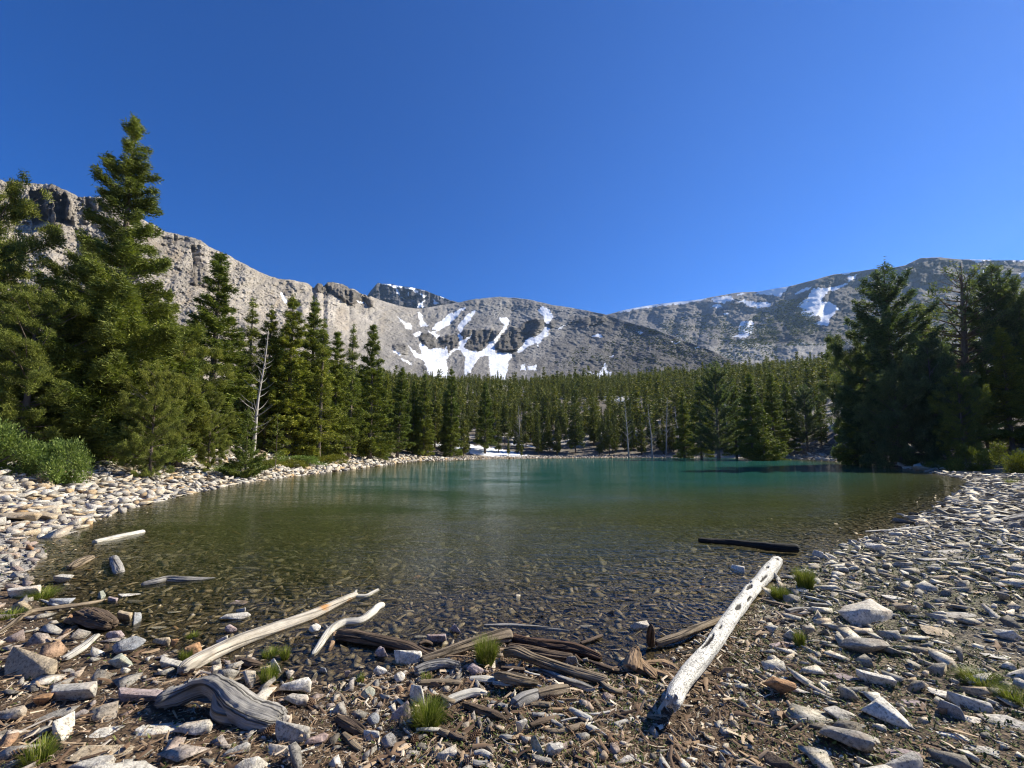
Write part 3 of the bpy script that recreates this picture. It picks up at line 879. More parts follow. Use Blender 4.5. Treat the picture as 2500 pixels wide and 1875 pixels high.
# left bank
plant('pineB', -25, 462, 19.5, .72, 'pine_tree', "broad yellow green pine cut by the left edge of the photo", group=None)
plant('big', 330, 272, 21, 1.0, 'spruce_tree', "tallest conifer, narrow ragged top above a broad skirt, behind the pale rock bank")
plant('pineA', 225, 610, 23, .72, 'pine_tree', "bushy pine filling the gap left of the tallest conifer")
plant('pineA', 92, 720, 17.5, 1.0, 'pine_tree', "lower yellowish pine in front of the broad edge pine")
plant('pineA', 150, 800, 19.5, 1.0, 'pine_tree', "low dense pine just left of the tallest conifer's trunk", rot=2.2)
plant('spruceA', 540, 603, 31, 1.4, 'spruce_tree', "tall dense spruce, first one right of the tallest conifer")
plant('pineA', 455, 835, 24, .95, 'pine_tree', "rounded green pine between the tallest conifer and the next tall spruce", rot=1.0)
plant('pineB', 385, 905, 19.5, .72, 'pine_tree', "low spreading pine whose skirt touches the pale rocks", rot=.4)
plant('pineA', 520, 960, 25, .8, 'pine_tree', "short bushy pine under the dense tall spruce", rot=3.)
plant('young', 608, 985, 24.5, .9, 'spruce_tree', "small pointed young spruce at the top of the rock bank")
plant('wisp', 679, 1000, 29, .9, 'spruce_tree', "thin see-through sapling spruce on the stony slope")
plant('snag', 632, 800, 31, 1.0, 'dead_tree', "bare white dead tree with upcurved twigs, right of the dense spruce", rot=0)
plant('thin', 621, 718, 37, 1.15, 'spruce_tree', "thin sparse spruce directly behind the bare white dead tree")
plant('spruceB', 664, 742, 38, 1.15, 'spruce_tree', "dark slender spruce just right of the bare dead tree")
plant('spruceB', 719, 712, 39, 1.3, 'spruce_tree', "highest spruce of the row, right of the thin see-through sapling")
plant('spruceB', 769, 722, 43, 1.25, 'spruce_tree', "tall spruce close against the right side of the highest of the row")
plant('thin', 791, 770, 41, 1.1, 'spruce_tree', "thin pale spruce peeping between two tall ones of the row")
plant('spruceA', 826, 800, 46, 1.2, 'spruce_tree', "bright green spruce standing low at the shore, left of the white fallen trunk")
plant('spruceA', 760, 900, 40, .95, 'spruce_tree', "shorter thick spruce at the foot of the row, beside the green slope")
plant('thin', 863, 785, 52, 1.0, 'spruce_tree', "very thin spruce with bare pale stem behind the row")
plant('spruceA', 912, 783, 56, 1.2, 'spruce_tree', "tall spruce above the white fallen trunk on the left shore")
plant('spruceC', 975, 892, 69, 1.15, 'spruce_tree', "leaning broad spruce with a dark crooked trunk, right of the one over the fallen trunk", lean=.04)
plant('spruceB', 1038, 905, 78, 1.05, 'spruce_tree', "spruce beside the leaning broad one on the left shore")
plant('spruceA', 1012, 925, 78, 1.0, 'spruce_tree', "fainter spruce just behind the leaning broad one")
plant('spruceB', 1103, 892, 86, 1.05, 'spruce_tree', "tallest spruce next to the snow patch at the lake corner")
plant('spruceC', 1185, 928, 98, 1.05, 'spruce_tree', "spruce standing right over the snow patch at the lake corner")
for i, (x, y, Y, kd) in enumerate([(590,800,42,'spruceB'),(690,800,46,'spruceC'),(740,850,50,'spruceA'),(800,840,56,'spruceC'),(850,880,60,'spruceC'),(880,900,62,'spruceB'),(945,905,72,'spruceA'),(560,860,36,'spruceA'),(640,880,40,'spruceC'),(480,760,38,'spruceB'),(60,690,28,'spruceC'),(235,700,30,'spruceA'),(415,700,33,'spruceB'),(-60,600,26,'pineA'),(20,820,24,'pineA')]):
    plant(kd, x, y, Y, 1.05, 'spruce_tree' if 'pine' not in kd else 'pine_tree', "darker conifer filling the shade behind the front trees of the left bank", group="conifers behind the front row of the left bank")
# right bank
plant('openfir', 2157, 638, 46, 1.1, 'fir_tree', "tall dark fir with upswept open branches rising over the right thicket")
plant('darkpine', 2098, 812, 50, .60, 'pine_tree', "dark round pine, left half of the thicket on the right bank", sink=.4)
plant('spruceA', 2075, 890, 51, 1.25, 'pine_tree', "dark pine forming the low left edge of the right thicket", rot=2., sink=.4)
plant('darkpine', 2262, 835, 41, .62, 'pine_tree', "dark round pine, right half of the thicket on the right bank", rot=1., sink=.4)
plant('darkpine', 2180, 905, 42, .75, 'pine_tree', "lowest dark pine in the middle of the right thicket, over the shore", rot=4., sink=.4)
plant('pineA', 2335, 920, 38, .8, 'pine_tree', "dark pine with yellowish sprays on the right side of the thicket", rot=5.)
plant('sparse', 2318, 632, 47, .9, 'pine_tree', "old half bare pine with a thick tan trunk on the right bank", lean=.06)
plant('openfir', 2418, 640, 46, 1.0, 'fir_tree', "greyish fir right of the old half bare pine")
plant('openfir', 2478, 668, 43, 1.0, 'fir_tree', "greyish fir at the right edge of the photo", rot=1.)
plant('spruceC', 2250, 735, 52, 1.0, 'spruce_tree', "spruce top showing between the upswept fir and the half bare pine")
plant('spruceC', 2440, 790, 40, 1.15, 'spruce_tree', "lower dark green spruce below the two greyish firs", rot=2.)
plant('spruceC', 2500, 800, 40, 1.0, 'pine_tree', "dark bushy pine filling the right edge below the firs", rot=3.)
plant('spruceC', 2390, 880, 44, 1.1, 'pine_tree', "dark pine behind the trunk of the old half bare pine", rot=3.6)
plant('spruceC', 2560, 700, 42, 1.1, 'spruce_tree', "dark conifer filling the shade behind the front trees of the right bank", group="conifers behind the front row of the right bank")
for (x, y, Y, kd) in [(2370,800,56,'spruceC'),(2620,640,44,'spruceC'),(2700,700,40,'darkpine'),(2780,620,36,'spruceC'),(2900,560,32,'spruceC'),(2300,840,56,'spruceA')]:
    plant(kd, x, y, Y, 1.1, 'spruce_tree' if 'pine' not in kd else 'pine_tree', "dark conifer filling the shade behind the front trees of the right bank", group="conifers behind the front row of the right bank")
for (x, y, Y, kd, lb) in [(1745,878,82,'openfir',"tall open pine standing above its neighbours at the right end of the far shore"),(1828,905,76,'spruceC',"dark full spruce left of the shaded stony slope on the right"),
                          (1880,905,80,'spruceA',"dark conifer nearest the shaded stony slope, its skirt down to the beach"),(1705,925,90,'spruceC',"dark spruce left of the tall open pine at the far shore"),
                          (1790,930,86,'spruceC',"bushy conifer just right of the tall open pine at the far shore"),(1915,930,92,'spruceC',"conifer at the upper edge of the shaded stony slope"),(1962,935,90,'openfir',"thin leaning conifer with a pale stem above the shaded stony slope"),
                          (1860,985,74,'young',"short dark conifer in front of the dark full spruce"),(1665,950,98,'spruceB',"dark slim spruce at the right end of the far tree wall")]:
    plant(kd, x, y, Y, 1.15 if kd != 'darkpine' else .55, 'spruce_tree', lb)
# shrubs
bush(WILLOW, 40, 1130, 15.5, 1.5, 1.0, 'willow_shrub', "bright green willow shrub at the far left above the pale rocks")
bush(WILLOW2, 135, 1120, 15.6, 1.2, 1.45, 'willow_shrub', "bright green willow shrub nearer the dark hollow under the pines")
bush(WILLOW, -60, 1120, 14.5, 1.6, 1.5, 'willow_shrub', "bright green willow shrub cut by the left edge")
bush(WILLOW2, 735, 1090, 36, 2.2, .9, 'green_shrub', "low grey green shrub on the slope above the rock bank")
bush(JUNI, 640, 1085, 30, 1.6, .8, 'green_shrub', "low yellow green shrub right of the small pointed spruce")
bush(JUNI2, 690, 1095, 33.5, 1.5, .7, 'green_shrub', "low shrub spreading over the top of the rock bank")
bush(WILLOW, 560, 1105, 26, 1.5, .6, 'green_shrub', "low green shrub between the skirted pine and the young spruce")
bush(JUNI, 800, 1095, 42, 2.2, .9, 'green_shrub', "low green shrub at the shore below the row of tall spruces")
bush(JUNI, 2365, 1080, 33, 1.6, 1.9, 'juniper_shrub', "sunlit yellow green juniper in front of the right thicket")
bush(JUNI2, 2478, 1075, 29, 1.6, 1.9, 'juniper_shrub', "sunlit yellow green juniper at the right edge of the photo")
bush(JUNI2, 2300, 1098, 36, 1.0, .8, 'juniper_shrub', "small dim juniper left of the sunlit one")
bush(JUNI, 2400, 1035, 40, 1.7, 1.1, 'juniper_shrub', "juniper patch above the bleached fallen branches")
bush(JUNI2, 2500, 1010, 42, 2.0, 1.3, 'juniper_shrub', "juniper patch highest on the right slope")
bush(WILLOW2, 2240, 1105, 42, 1.8, .9, 'juniper_shrub', "shaded low shrub under the right thicket")

# forest behind the far shore: small versions of the kinds
LOD = []
for i, (R_, pr) in enumerate([(1.35, p_spruce), (1.15, p_narrow), (1.6, p_spruce), (1.2, p_spruce), (1.45, p_narrow)]):
    wd, cr = conifer(50 + i, 10, R_ * .85, pr, 90, -.3, .35, .1, 26, .34, .11, thick=.04, kt=2, f0=.10 + .03 * (i % 3))
    g0 = np.random.default_rng(i)
    tz = np.linspace(0, 9.8, 5)
    wd = tube(np.stack([0 * tz, 0 * tz, tz], -1), .12 * (1 - tz / 10) + .01, 5)
    LOD.append((wd, cr))
LODM = [(mesh_np("trunk", *w_, [BARK_M], smooth=True), mesh_np("crown", *c_, [FAR_M])) for w_, c_ in LOD]

def merge_inst(protos, which, pos, rotM, scale):
    """numpy merge of prototype copies: scale (n,3), rotM (n,3,3)"""
    Vs, Ts, off = [], [], 0
    for k, (v, t) in enumerate(protos):
        idx = np.nonzero(which == k)[0]
        if not len(idx): continue
        vv = v[None] * scale[idx][:, None, :]
        vv = np.einsum('nij,nkj->nki', rotM[idx], vv) + pos[idx][:, None, :]
        tt = t[None] + (np.arange(len(idx)) * len(v))[:, None, None] + off
        Vs.append(vv.reshape(-1, 3)); Ts.append(tt.reshape(-1, 3)); off += len(idx) * len(v)
    return np.concatenate(Vs), np.concatenate(Ts)
def rotz(a):
    c, s = np.cos(a), np.sin(a); z = np.zeros_like(a); o = np.ones_like(a)
    return np.stack([np.stack([c, -s, z], -1), np.stack([s, c, z], -1), np.stack([z, z, o], -1)], -2)

g = np.random.default_rng(9)
Xs, Ys = [], []
N = 30000
X = g.uniform(-170, 380, N); Y = g.uniform(50, 520, N)
xp = CX + X / Y * F
keep = (xp > 640) & (xp < 2380)
X, Y, xp = X[keep], Y[keep], xp[keep]
d, par, zn = ground_info(X, Y)
r = np.hypot(X, Y)
ok = (d > np.where(xp < 1640, 6.5, 9)) & ((zn[3] > .5) | (r > 75)) & (r < 520)
dens = np.interp(r, [60, 110, 200, 520], [1, .9, .6, .5])
dens = dens * np.where((xp < 1300) & (r > 125), .55, 1)
# clearings
clr = fbm(X * .03, Y * .03, 0, 2, 5) > .22
dens = np.where(clr & (r > 128), dens * .3, dens)
dens = np.where((xp > 1905) & (xp < 2400) & (r < 100), 0, dens)        # the open stony slope
dens = np.where((xp < 1000) & (r < 75), 0, dens)
dens = np.where((xp > 1180) & (xp < 1260) & (r < 100), .3, dens)
ok &= g.random(len(X)) < dens
X, Y, xp, r = X[ok], Y[ok], xp[ok], r[ok]
o_ = np.argsort(r); X, Y, xp, r = X[o_], Y[o_], xp[o_], r[o_]
# thin trees standing too close
cell = {}
sel = []
for i in range(len(X)):
    k = (int(X[i] // 3), int(Y[i] // 3)); hit = False
    for a in (-1, 0, 1):
        for b in (-1, 0, 1):
            for j in cell.get((k[0] + a, k[1] + b), ()):
                if (X[i] - X[j]) ** 2 + (Y[i] - Y[j]) ** 2 < 2.4 ** 2: hit = True
    if not hit: cell.setdefault(k, []).append(i); sel.append(i)
X, Y, xp, r = X[sel], Y[sel], xp[sel], r[sel]
Z = ground(X, Y)
Hh = g.uniform(6.5, 15.0, len(X)) * np.where(g.random(len(X)) < .2, .55, 1) * np.interp(r, [90, 300, 500], [1.0, .85, .75]) * np.where(g.random(len(X)) < .07, 1.35, 1)
which = g.integers(0, 5, len(X)); rz = g.uniform(0, 6.28, len(X)); wd_ = g.uniform(.85, 1.25, len(X))
NI = 235
print("forest trees", len(X))
FLAB = [(1150, "slim spruce in the far tree wall, left of the snow patch"), (1330, "slim spruce in the far tree wall above the snow patch"),
        (1500, "slim spruce in the middle of the far tree wall"), (1660, "slim spruce in the far tree wall where the grassy spit meets the lake"),
        (1900, "slim spruce behind the dark conifers right of the far tree wall"), (9999, "spruce on the slope behind the right thicket")]
for i in range(min(NI, len(X))):
    lb = next(l for q, l in FLAB if xp[i] < q)
    e = link('spruce_tree', None, label=lb, cat='tree', group=lb.replace('slim spruce', 'slim spruces').replace('spruce on', 'spruces on'), loc=(X[i], Y[i], Z[i] - .2))
    s = Hh[i] / 10
    e.scale = (s * wd_[i], s * wd_[i], s)
    e.rotation_euler = (0, 0, rz[i])
    link('trunk', LODM[which[i]][0], e); link('crown', LODM[which[i]][1], e)
for j in (0, 1, 3, 5, 7, 9, 11, 13):                                  # grey standing dead trees along the edge of the far wall
    xs_ = [1092, 1268, 1420, 1532, 1560, 1590, 1604, 1622, 1480, 1655, 1345, 1770, 1842, 1905, 1215, 1150][j]
    plant('snag', xs_, [985, 990, 1005, 975, 960, 985, 965, 970, 1000, 990, 1000, 960, 955, 945, 1000, 975][j], 96 + (j * 7) % 17 if xs_ > 1250 else 90 + j % 9, 1.0, 'dead_tree', "grey standing dead tree among the green spruces of the far tree wall", group="grey dead trees of the far tree wall")
q = np.arange(NI, len(X))
s = Hh[q] / 10
sc3 = np.stack([s * wd_[q] * 1.1, s * wd_[q] * 1.1, s], -1)
pos = np.stack([X[q], Y[q], Z[q] - .2], -1)
# lighter crowns for the deep forest
LF = []
for i in range(5):
    wd, cr = conifer(80 + i, 10, 1.2, [p_spruce, p_narrow][i % 2], 56, -.3, .35, .1, 8.0, .60, .22, thick=.04, kt=2, f0=.12)
    LF.append(cr)
V, T = merge_inst(LF, which[q], pos, rotz(rz[q]), sc3)
link("forest", mesh_np("forest", V, T, [FAR_M]), kind='stuff', cat='forest', label="deep conifer forest rising behind the first rows of trees")

# low dark scrub on the mountain slopes
def scrub(key, poly, n, h0, h1, seed, lab):
    g = np.random.default_rng(seed)
    pa = np.array(poly); px = g.uniform(pa[:, 0].min(), pa[:, 0].max(), n * 4); py = g.uniform(pa[:, 1].min(), pa[:, 1].max(), n * 4)
    k = in_poly(px, py, poly) & (fbm(px * .035, py * .09, 0, 3, seed) > -.08)
    px, py = px[k][:n], py[k][:n]
    P, ok = surf_pts(key, px, py); P = P[ok]
    m = len(P); s = g.uniform(h0, h1, m) / 10 * P[:, 1] / 1500
    wx = g.uniform(.9, 2.2, m)
    return P, np.stack([s * wx * 1.3, s * wx, s], -1), g.uniform(0, 6.28, m)
parts = []
for a in [('main', Z4([(860,530),(1250,618),(1500,725),(1700,800),(1900,895),(1880,960),(1500,810),(1200,700),(900,590)]), 900, 3.5, 7, 8, ''),
          ('main', Z4([(480,900),(700,780),(900,700),(1150,640),(1280,650),(1400,690),(1650,790),(1900,900),(1900,1060),(1300,1060),(1000,1000),(560,950)]), 1500, 4, 8.5, 1, ''),
          ('main', Z4([(1050,640),(1350,680),(1650,800),(1900,900),(1700,1000),(1400,860),(1100,720)]), 800, 3, 7, 2, ''),
          ('right', Z4([(1200,640),(1500,500),(1800,540),(1900,650),(1850,720),(1960,730),(2060,620),(2212,520),(2212,800),(1500,760)]), 1800, 3, 6.5, 3, ''),
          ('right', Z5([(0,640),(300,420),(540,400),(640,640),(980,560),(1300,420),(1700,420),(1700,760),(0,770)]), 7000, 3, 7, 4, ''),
          ('main', Z1([(1290,1010),(1600,1080),(2212,1500),(2212,1659),(1300,1659),(1300,1200)]), 330, 2, 5, 5, ''),
          ('main', Z3([(0,200),(500,450),(1100,900),(700,940),(0,800)]), 400, 2.5, 6, 6, ''),
          ('right', Z4([(1700,700),(2212,760),(2212,900),(1750,880)]), 500, 4, 9, 7, '')]:
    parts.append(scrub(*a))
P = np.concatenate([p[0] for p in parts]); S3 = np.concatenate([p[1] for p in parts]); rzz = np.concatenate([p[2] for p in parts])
SF = []
for i in range(4):
    g1 = np.random.default_rng(90 + i); m1 = 30
    c1 = g1.normal(0, 1, (m1, 3)); c1 /= np.linalg.norm(c1, axis=1)[:, None]; c1 *= (.5 + .5 * g1.random(m1))[:, None] * np.array([2.2, 2.2, 4.0]); c1[:, 2] = np.abs(c1[:, 2]) + .3
    v1 = (c1[:, None, :] + g1.normal(0, .85, (m1, 3, 3))).reshape(-1, 3)
    SF.append((v1, np.arange(m1 * 3).reshape(-1, 3)))
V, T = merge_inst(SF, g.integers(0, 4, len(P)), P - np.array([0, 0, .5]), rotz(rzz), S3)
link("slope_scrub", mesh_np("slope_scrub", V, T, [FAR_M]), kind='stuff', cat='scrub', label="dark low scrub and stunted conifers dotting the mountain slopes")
# ------------------------------------------------------------------ rocks
ROCK_COLS = {
    'pale grey': (.48, .45, .385), 'white': (.66, .62, .53), 'grey': (.30, .28, .24), 'bluish grey': (.30, .31, .315),
    'pinkish grey': (.37, .30, .285), 'tan': (.42, .345, .24), 'orange brown': (.40, .235, .12), 'dark brown': (.10, .075, .055), 'greenish grey': (.33, .345, .28),
}
def rock_material(name, c, isl=False):
    nt = NT(name)
    p = nt.objco()
    if isl:
        base = nt.ramp(nt.isl(), c, 'CONSTANT' if False else 'LINEAR')
        sp = nt.pos()
        sc_ = 12
    else:
        base = nt.ramp(nt.objrand(), [(0, tuple(v * .85 for v in c)), (1, tuple(min(.8, v * 1.12) for v in c))])
        sp = nt.pos(); sc_ = 14
    n = nt.ramp(nt.noise(sp, sc_, 7, .72), [(.3, .55), (.48, .95), (.7, 1.35)])
    sk = nt.ramp(nt.noise(sp, 55, 4, .7), [(.36, .45), (.48, 1.0), (.66, 1.2)])
    warm = nt.ramp(nt.noise(sp, 5, 3, .6), [(.5, (1, 1, 1)), (.72, (1.15, .92, .7))])
    cc = nt.mix(1, base, n, 'MULTIPLY'); cc = nt.mix(1, cc, sk, 'MULTIPLY'); cc = nt.mix(.6, cc, warm, 'MULTIPLY')
    nt.base(cc); nt.rough(.88)
    b1 = nt.bump(nt.noise(sp, 60, 6, .75), .7, .008)
    nt.nrm(nt.bump(nt.noise(sp, 13, 6, .7), .9, .025, b1))
    return nt.m
ROCKM = {k: rock_material("rock_" + k.replace(' ', '_'), v) for k, v in ROCK_COLS.items()}
PEB_M = rock_material("stones_mixed", [(0, (.14, .125, .105)), (.2, (.29, .27, .235)), (.45, (.41, .385, .335)), (.65, (.35, .275, .235)), (.8, (.46, .37, .26)), (.92, (.58, .55, .48)), (1, (.33, .185, .095))], True)
TALUS_M = rock_material("talus_stones", [(0, (.30, .28, .24)), (.3, (.47, .44, .39)), (.6, (.60, .57, .50)), (.85, (.52, .44, .32)), (1, (.44, .31, .17))], True)
BED_M = rock_material("lake_bed_stones", [(0, (.11, .09, .06)), (.3, (.23, .19, .125)), (.6, (.35, .30, .21)), (.85, (.45, .38, .27)), (.96, (.50, .44, .35)), (1, (.42, .25, .13))], True)
GRAVM = rock_material("shore_slabs", [(0, (.18, .165, .135)), (.3, (.35, .325, .265)), (.6, (.52, .485, .40)), (.85, (.66, .62, .51)), (1, (.40, .31, .20))], True)

def hull_pts(g, kind, full=True):
    n = {'block': 11 if full else 9, 'slab': 15 if full else 10, 'wedge': 10, 'round': 26}[kind]
    if kind == 'round':
        p = g.normal(0, 1, (n, 3)); p /= np.linalg.norm(p, axis=1)[:, None]
        p *= g.uniform(.9, 1.05, (n, 1))
    else:
        p = g.uniform(-1, 1, (n, 3))
        m = np.abs(p).max(1, keepdims=True)
        p = p / m * g.uniform(.8, 1.0, (n, 1))
        l = np.linalg.norm(p, axis=1, keepdims=True)
        p = p / np.maximum(1, l / 1.5)
    p[:, 0] *= g.uniform(.85, 1.25); p[:, 1] *= g.uniform(.6, .95)
    p[:, 2] *= {'block': g.uniform(.55, .8), 'slab': g.uniform(.2, .34), 'wedge': .8, 'round': .72}[kind]
    if kind == 'wedge':
        k = 1 - .75 * np.clip((p[:, 2] / .8 + 1) / 2, 0, 1)
        p[:, 0] = p[:, 0] * (.35 + .65 * k); p[:, 1] *= k
    return p * .5

def rock_mesh(seed, kind, detail):
    g = np.random.default_rng(seed)
    bm = bmesh.new()
    for q in hull_pts(g, kind, detail): bm.verts.new(q)
    r = bmesh.ops.convex_hull(bm, input=bm.verts)
    bmesh.ops.delete(bm, geom=[e for e in r['geom_interior'] if isinstance(e, bmesh.types.BMVert)], context='VERTS')
    bmesh.ops.dissolve_limit(bm, angle_limit=math.radians(14), verts=bm.verts, edges=bm.edges)
    if detail:
        bmesh.ops.bevel(bm, geom=list(bm.edges), offset=.022, segments=1, affect='EDGES', profile=.6)
        bmesh.ops.triangulate(bm, faces=bm.faces)
        bmesh.ops.subdivide_edges(bm, edges=[e for e in bm.edges if e.calc_length() > .09], cuts=2, use_grid_fill=True)
        bmesh.ops.triangulate(bm, faces=bm.faces)
        co = np.array([v.co for v in bm.verts])
        nn = np.array([v.normal for v in bm.verts])
        f = fbm(co[:, 0] * 5 + seed, co[:, 1] * 5, co[:, 2] * 5, 4, seed, .6) * .045
        lay = np.sin(co[:, 2] * 55 + 5 * vnoise(co[:, 0] * 3, co[:, 1] * 3, 0, seed)) * .008 * (kind == 'slab')
        co = co + nn * (f + lay)[:, None]
        for v, c in zip(bm.verts, co): v.co = c
    bmesh.ops.triangulate(bm, faces=bm.faces)
    bm.verts.index_update(); V = np.array([v.co for v in bm.verts]); T = np.array([[v.index for v in f.verts] for f in bm.faces])
    bm.free()
    return V, T
def _idx(bm): bm.verts.index_update()
PROTO_D = {}
for kd, n in (('block', 7), ('slab', 7), ('wedge', 4), ('round', 4)):
    PROTO_D[kd] = [rock_mesh(1000 + 31 * i + len(kd) * 7, kd, True) for i in range(n)]
PROTO_S = [rock_mesh(2000 + i, 'block', False) for i in range(9)] + [rock_mesh(2100 + i, 'slab', False) for i in range(9)] + [rock_mesh(2200 + i, 'wedge', False) for i in range(3)]
_cache = {}
def rock_data(kd, i, colr):
    k = (kd, i, colr)
    if k not in _cache:
        V, T = PROTO_D[kd][i % len(PROTO_D[kd])]
        _cache[k] = mesh_np("rock", V, T, [ROCKM[colr]])
    return _cache[k]

SIDEPH = []    # landmarks for labels: (phrase, x, y)
ROCKS = []     # (x, y, size)
USED = {}
def region_phrase(px, py):
    if px < 800 and py > 1250: return "stony near shore on the left"
    if px > 1700: return "gravelly beach on the right"
    return "near shore in the middle"
def near_landmarks(x, y, k=2):
    return sorted(LAND, key=lambda l: (l[1] - x) ** 2 + (l[2] - y) ** 2)[:k]
def size_word(s): return 'tiny' if s < .07 else 'small' if s < .13 else 'middling' if s < .22 else 'large' if s < .4 else 'very large'
PEND = []
def add_rock(p, sx, sy, sz, kd, colr, rot, tilt=(0, 0), label=None, sink=.25, idx=None):
    g = random.Random(int(p.x * 977 + p.y * 577))
    me = rock_data(kd, g.randrange(50) if idx is None else idx, colr)
    o = bpy.data.objects.new('rock', me)
    sc.collection.objects.link(o)
    o.scale = (sx, sy, sz)
    o.rotation_euler = (tilt[0], tilt[1], rot)
    o.location = (p.x, p.y, p.z + sz * {'block': .33, 'slab': .14, 'wedge': .38, 'round': .34}[kd] * (1 - sink * 1.2))
    o['category'] = 'rock'
    if label: o['label'] = label
    else: PEND.append((o, kd, colr, max(sx, sy), p))
    ROCKS.append((p.x, p.y, max(sx, sy) * .5))
    return o

# ------------------------------------------------------------------ driftwood
def wood_mat(name, c0, c1, crack=.5, cs=10, streak=(1.0, 1.0, 1.0), blot=None):
    nt = NT(name)
    v = nt.attr('grain', 'Vector')
    n1 = nt.noise(nt.scaled(v, 1, 1, .07), 75, 8, .75)
    n2 = nt.noise(nt.scaled(v, 1, 1, .5), 6, 4, .6)
    c = nt.ramp(n1, [(.3, c0), (.65, c1)])
    c = nt.mix(1, c, nt.ramp(n2, [(.3, .55), (.7, 1.25)]), 'MULTIPLY')
    if blot:
        c = nt.mix(nt.ramp(nt.noise(nt.scaled(v, 1, 1, .8), 3.0, 3), [(.55, 0.0), (.62, 1.0)]), c, blot)
    cr = nt.ramp(nt.voro(nt.scaled(v, 1, 1, .06), cs, 'DISTANCE_TO_EDGE'), [(.0, 1 - crack), (.06, 1.0)])
    c = nt.mix(1, c, cr, 'MULTIPLY')
    hl = nt.attr('hole')
    c = nt.mix(hl, c, (.012, .010, .008))
    nt.base(c); nt.rough(.8)
    b = nt.bump(n1, 1.0, .012)
    nt.nrm(nt.bump(cr, .8, .02, b))
    return nt.m
WM = {
    'white': wood_mat("bleached_wood", (.50, .46, .38), (.74, .71, .62), .35, 9),
    'bark': None,
    'grey': wood_mat("grey_driftwood", (.19, .175, .155), (.47, .45, .41), .75, 9),
    'tan': wood_mat("tan_driftwood", (.14, .10, .06), (.40, .32, .22), .75, 9),
    'brown': wood_mat("brown_rotten_wood", (.075, .05, .033), (.20, .145, .10), .7, 10),
    'red': wood_mat("red_brown_rotten_wood", (.06, .036, .024), (.17, .10, .065), .7, 10, blot=(.26, .11, .04)),
    'black': wood_mat("soaked_black_wood", (.012, .012, .011), (.045, .043, .038), .5, 10),
    'orange': wood_mat("orange_wood", (.28, .17, .09), (.50, .35, .21), .4, 10),
    'peeled': wood_mat("half_peeled_wood", (.44, .38, .29), (.70, .64, .53), .4, 10, blot=(.50, .27, .11)),
}
def galleries():
    nt = NT("bleached_log_with_beetle_tracks")
    v = nt.attr('grain', 'Vector')
    c = nt.ramp(nt.noise(nt.scaled(v, 1, 1, .3), 14, 6, .7), [(.3, (.56, .54, .47)), (.7, (.74, .72, .64))])
    vv = nt.new('ShaderNodeVectorMath', operation='ADD')
    nz = nt.new('ShaderNodeTexNoise'); nz.inputs['Scale'].default_value = 9; nt.l(v, nz.inputs['Vector'])
    ms = nt.new('ShaderNodeVectorMath', operation='SCALE'); ms.inputs['Scale'].default_value = .08; nt.l(nz.outputs['Color'], ms.inputs[0])
    nt.l(v, vv.inputs[0]); nt.l(ms.outputs[0], vv.inputs[1])
    e1 = nt.ramp(nt.voro(nt.scaled(vv.outputs[0], 1, 1, .6), 42, 'DISTANCE_TO_EDGE'), [(.03, .28), (.10, 1)])
    gate = nt.ramp(nt.noise(v, 13, 4, .7), [(.40, 0.0), (.55, 1.0)])
    e2 = nt.mix(gate, (1, 1, 1), e1)
    c = nt.mix(1, c, e2, 'MULTIPLY')
    c = nt.mix(nt.attr('hole'), c, (.015, .012, .010))
    nt.base(c); nt.rough(.75)
    nt.nrm(nt.bump(e2, .6, .006))
    return nt.m
WM['bark'] = galleries()

def cat_rom(P, R, m):
    P = np.array(P, float); R = np.array(R, float)
    n = len(P)
    L = np.concatenate([[0], np.cumsum(np.linalg.norm(np.diff(P, axis=0), axis=1))])
    t = np.linspace(0, L[-1], m)
    if n < 3:
        return np.stack([np.interp(t, L, P[:, i]) for i in range(3)], -1), np.interp(t, L, R), L[-1]
    Pe = np.vstack([2 * P[0] - P[1], P, 2 * P[-1] - P[-2]])
    out = []
    for tt in t:
        i = min(np.searchsorted(L, tt, 'right') - 1, n - 2); f = (tt - L[i]) / (L[i + 1] - L[i])
        p0, p1, p2, p3 = Pe[i], Pe[i + 1], Pe[i + 2], Pe[i + 3]
        out.append(.5 * (2 * p1 + (p2 - p0) * f + (2 * p0 - 5 * p1 + 4 * p2 - p3) * f * f + (3 * p1 - p0 - 3 * p2 + p3) * f ** 3))
    return np.array(out), np.interp(t, L, R), L[-1]

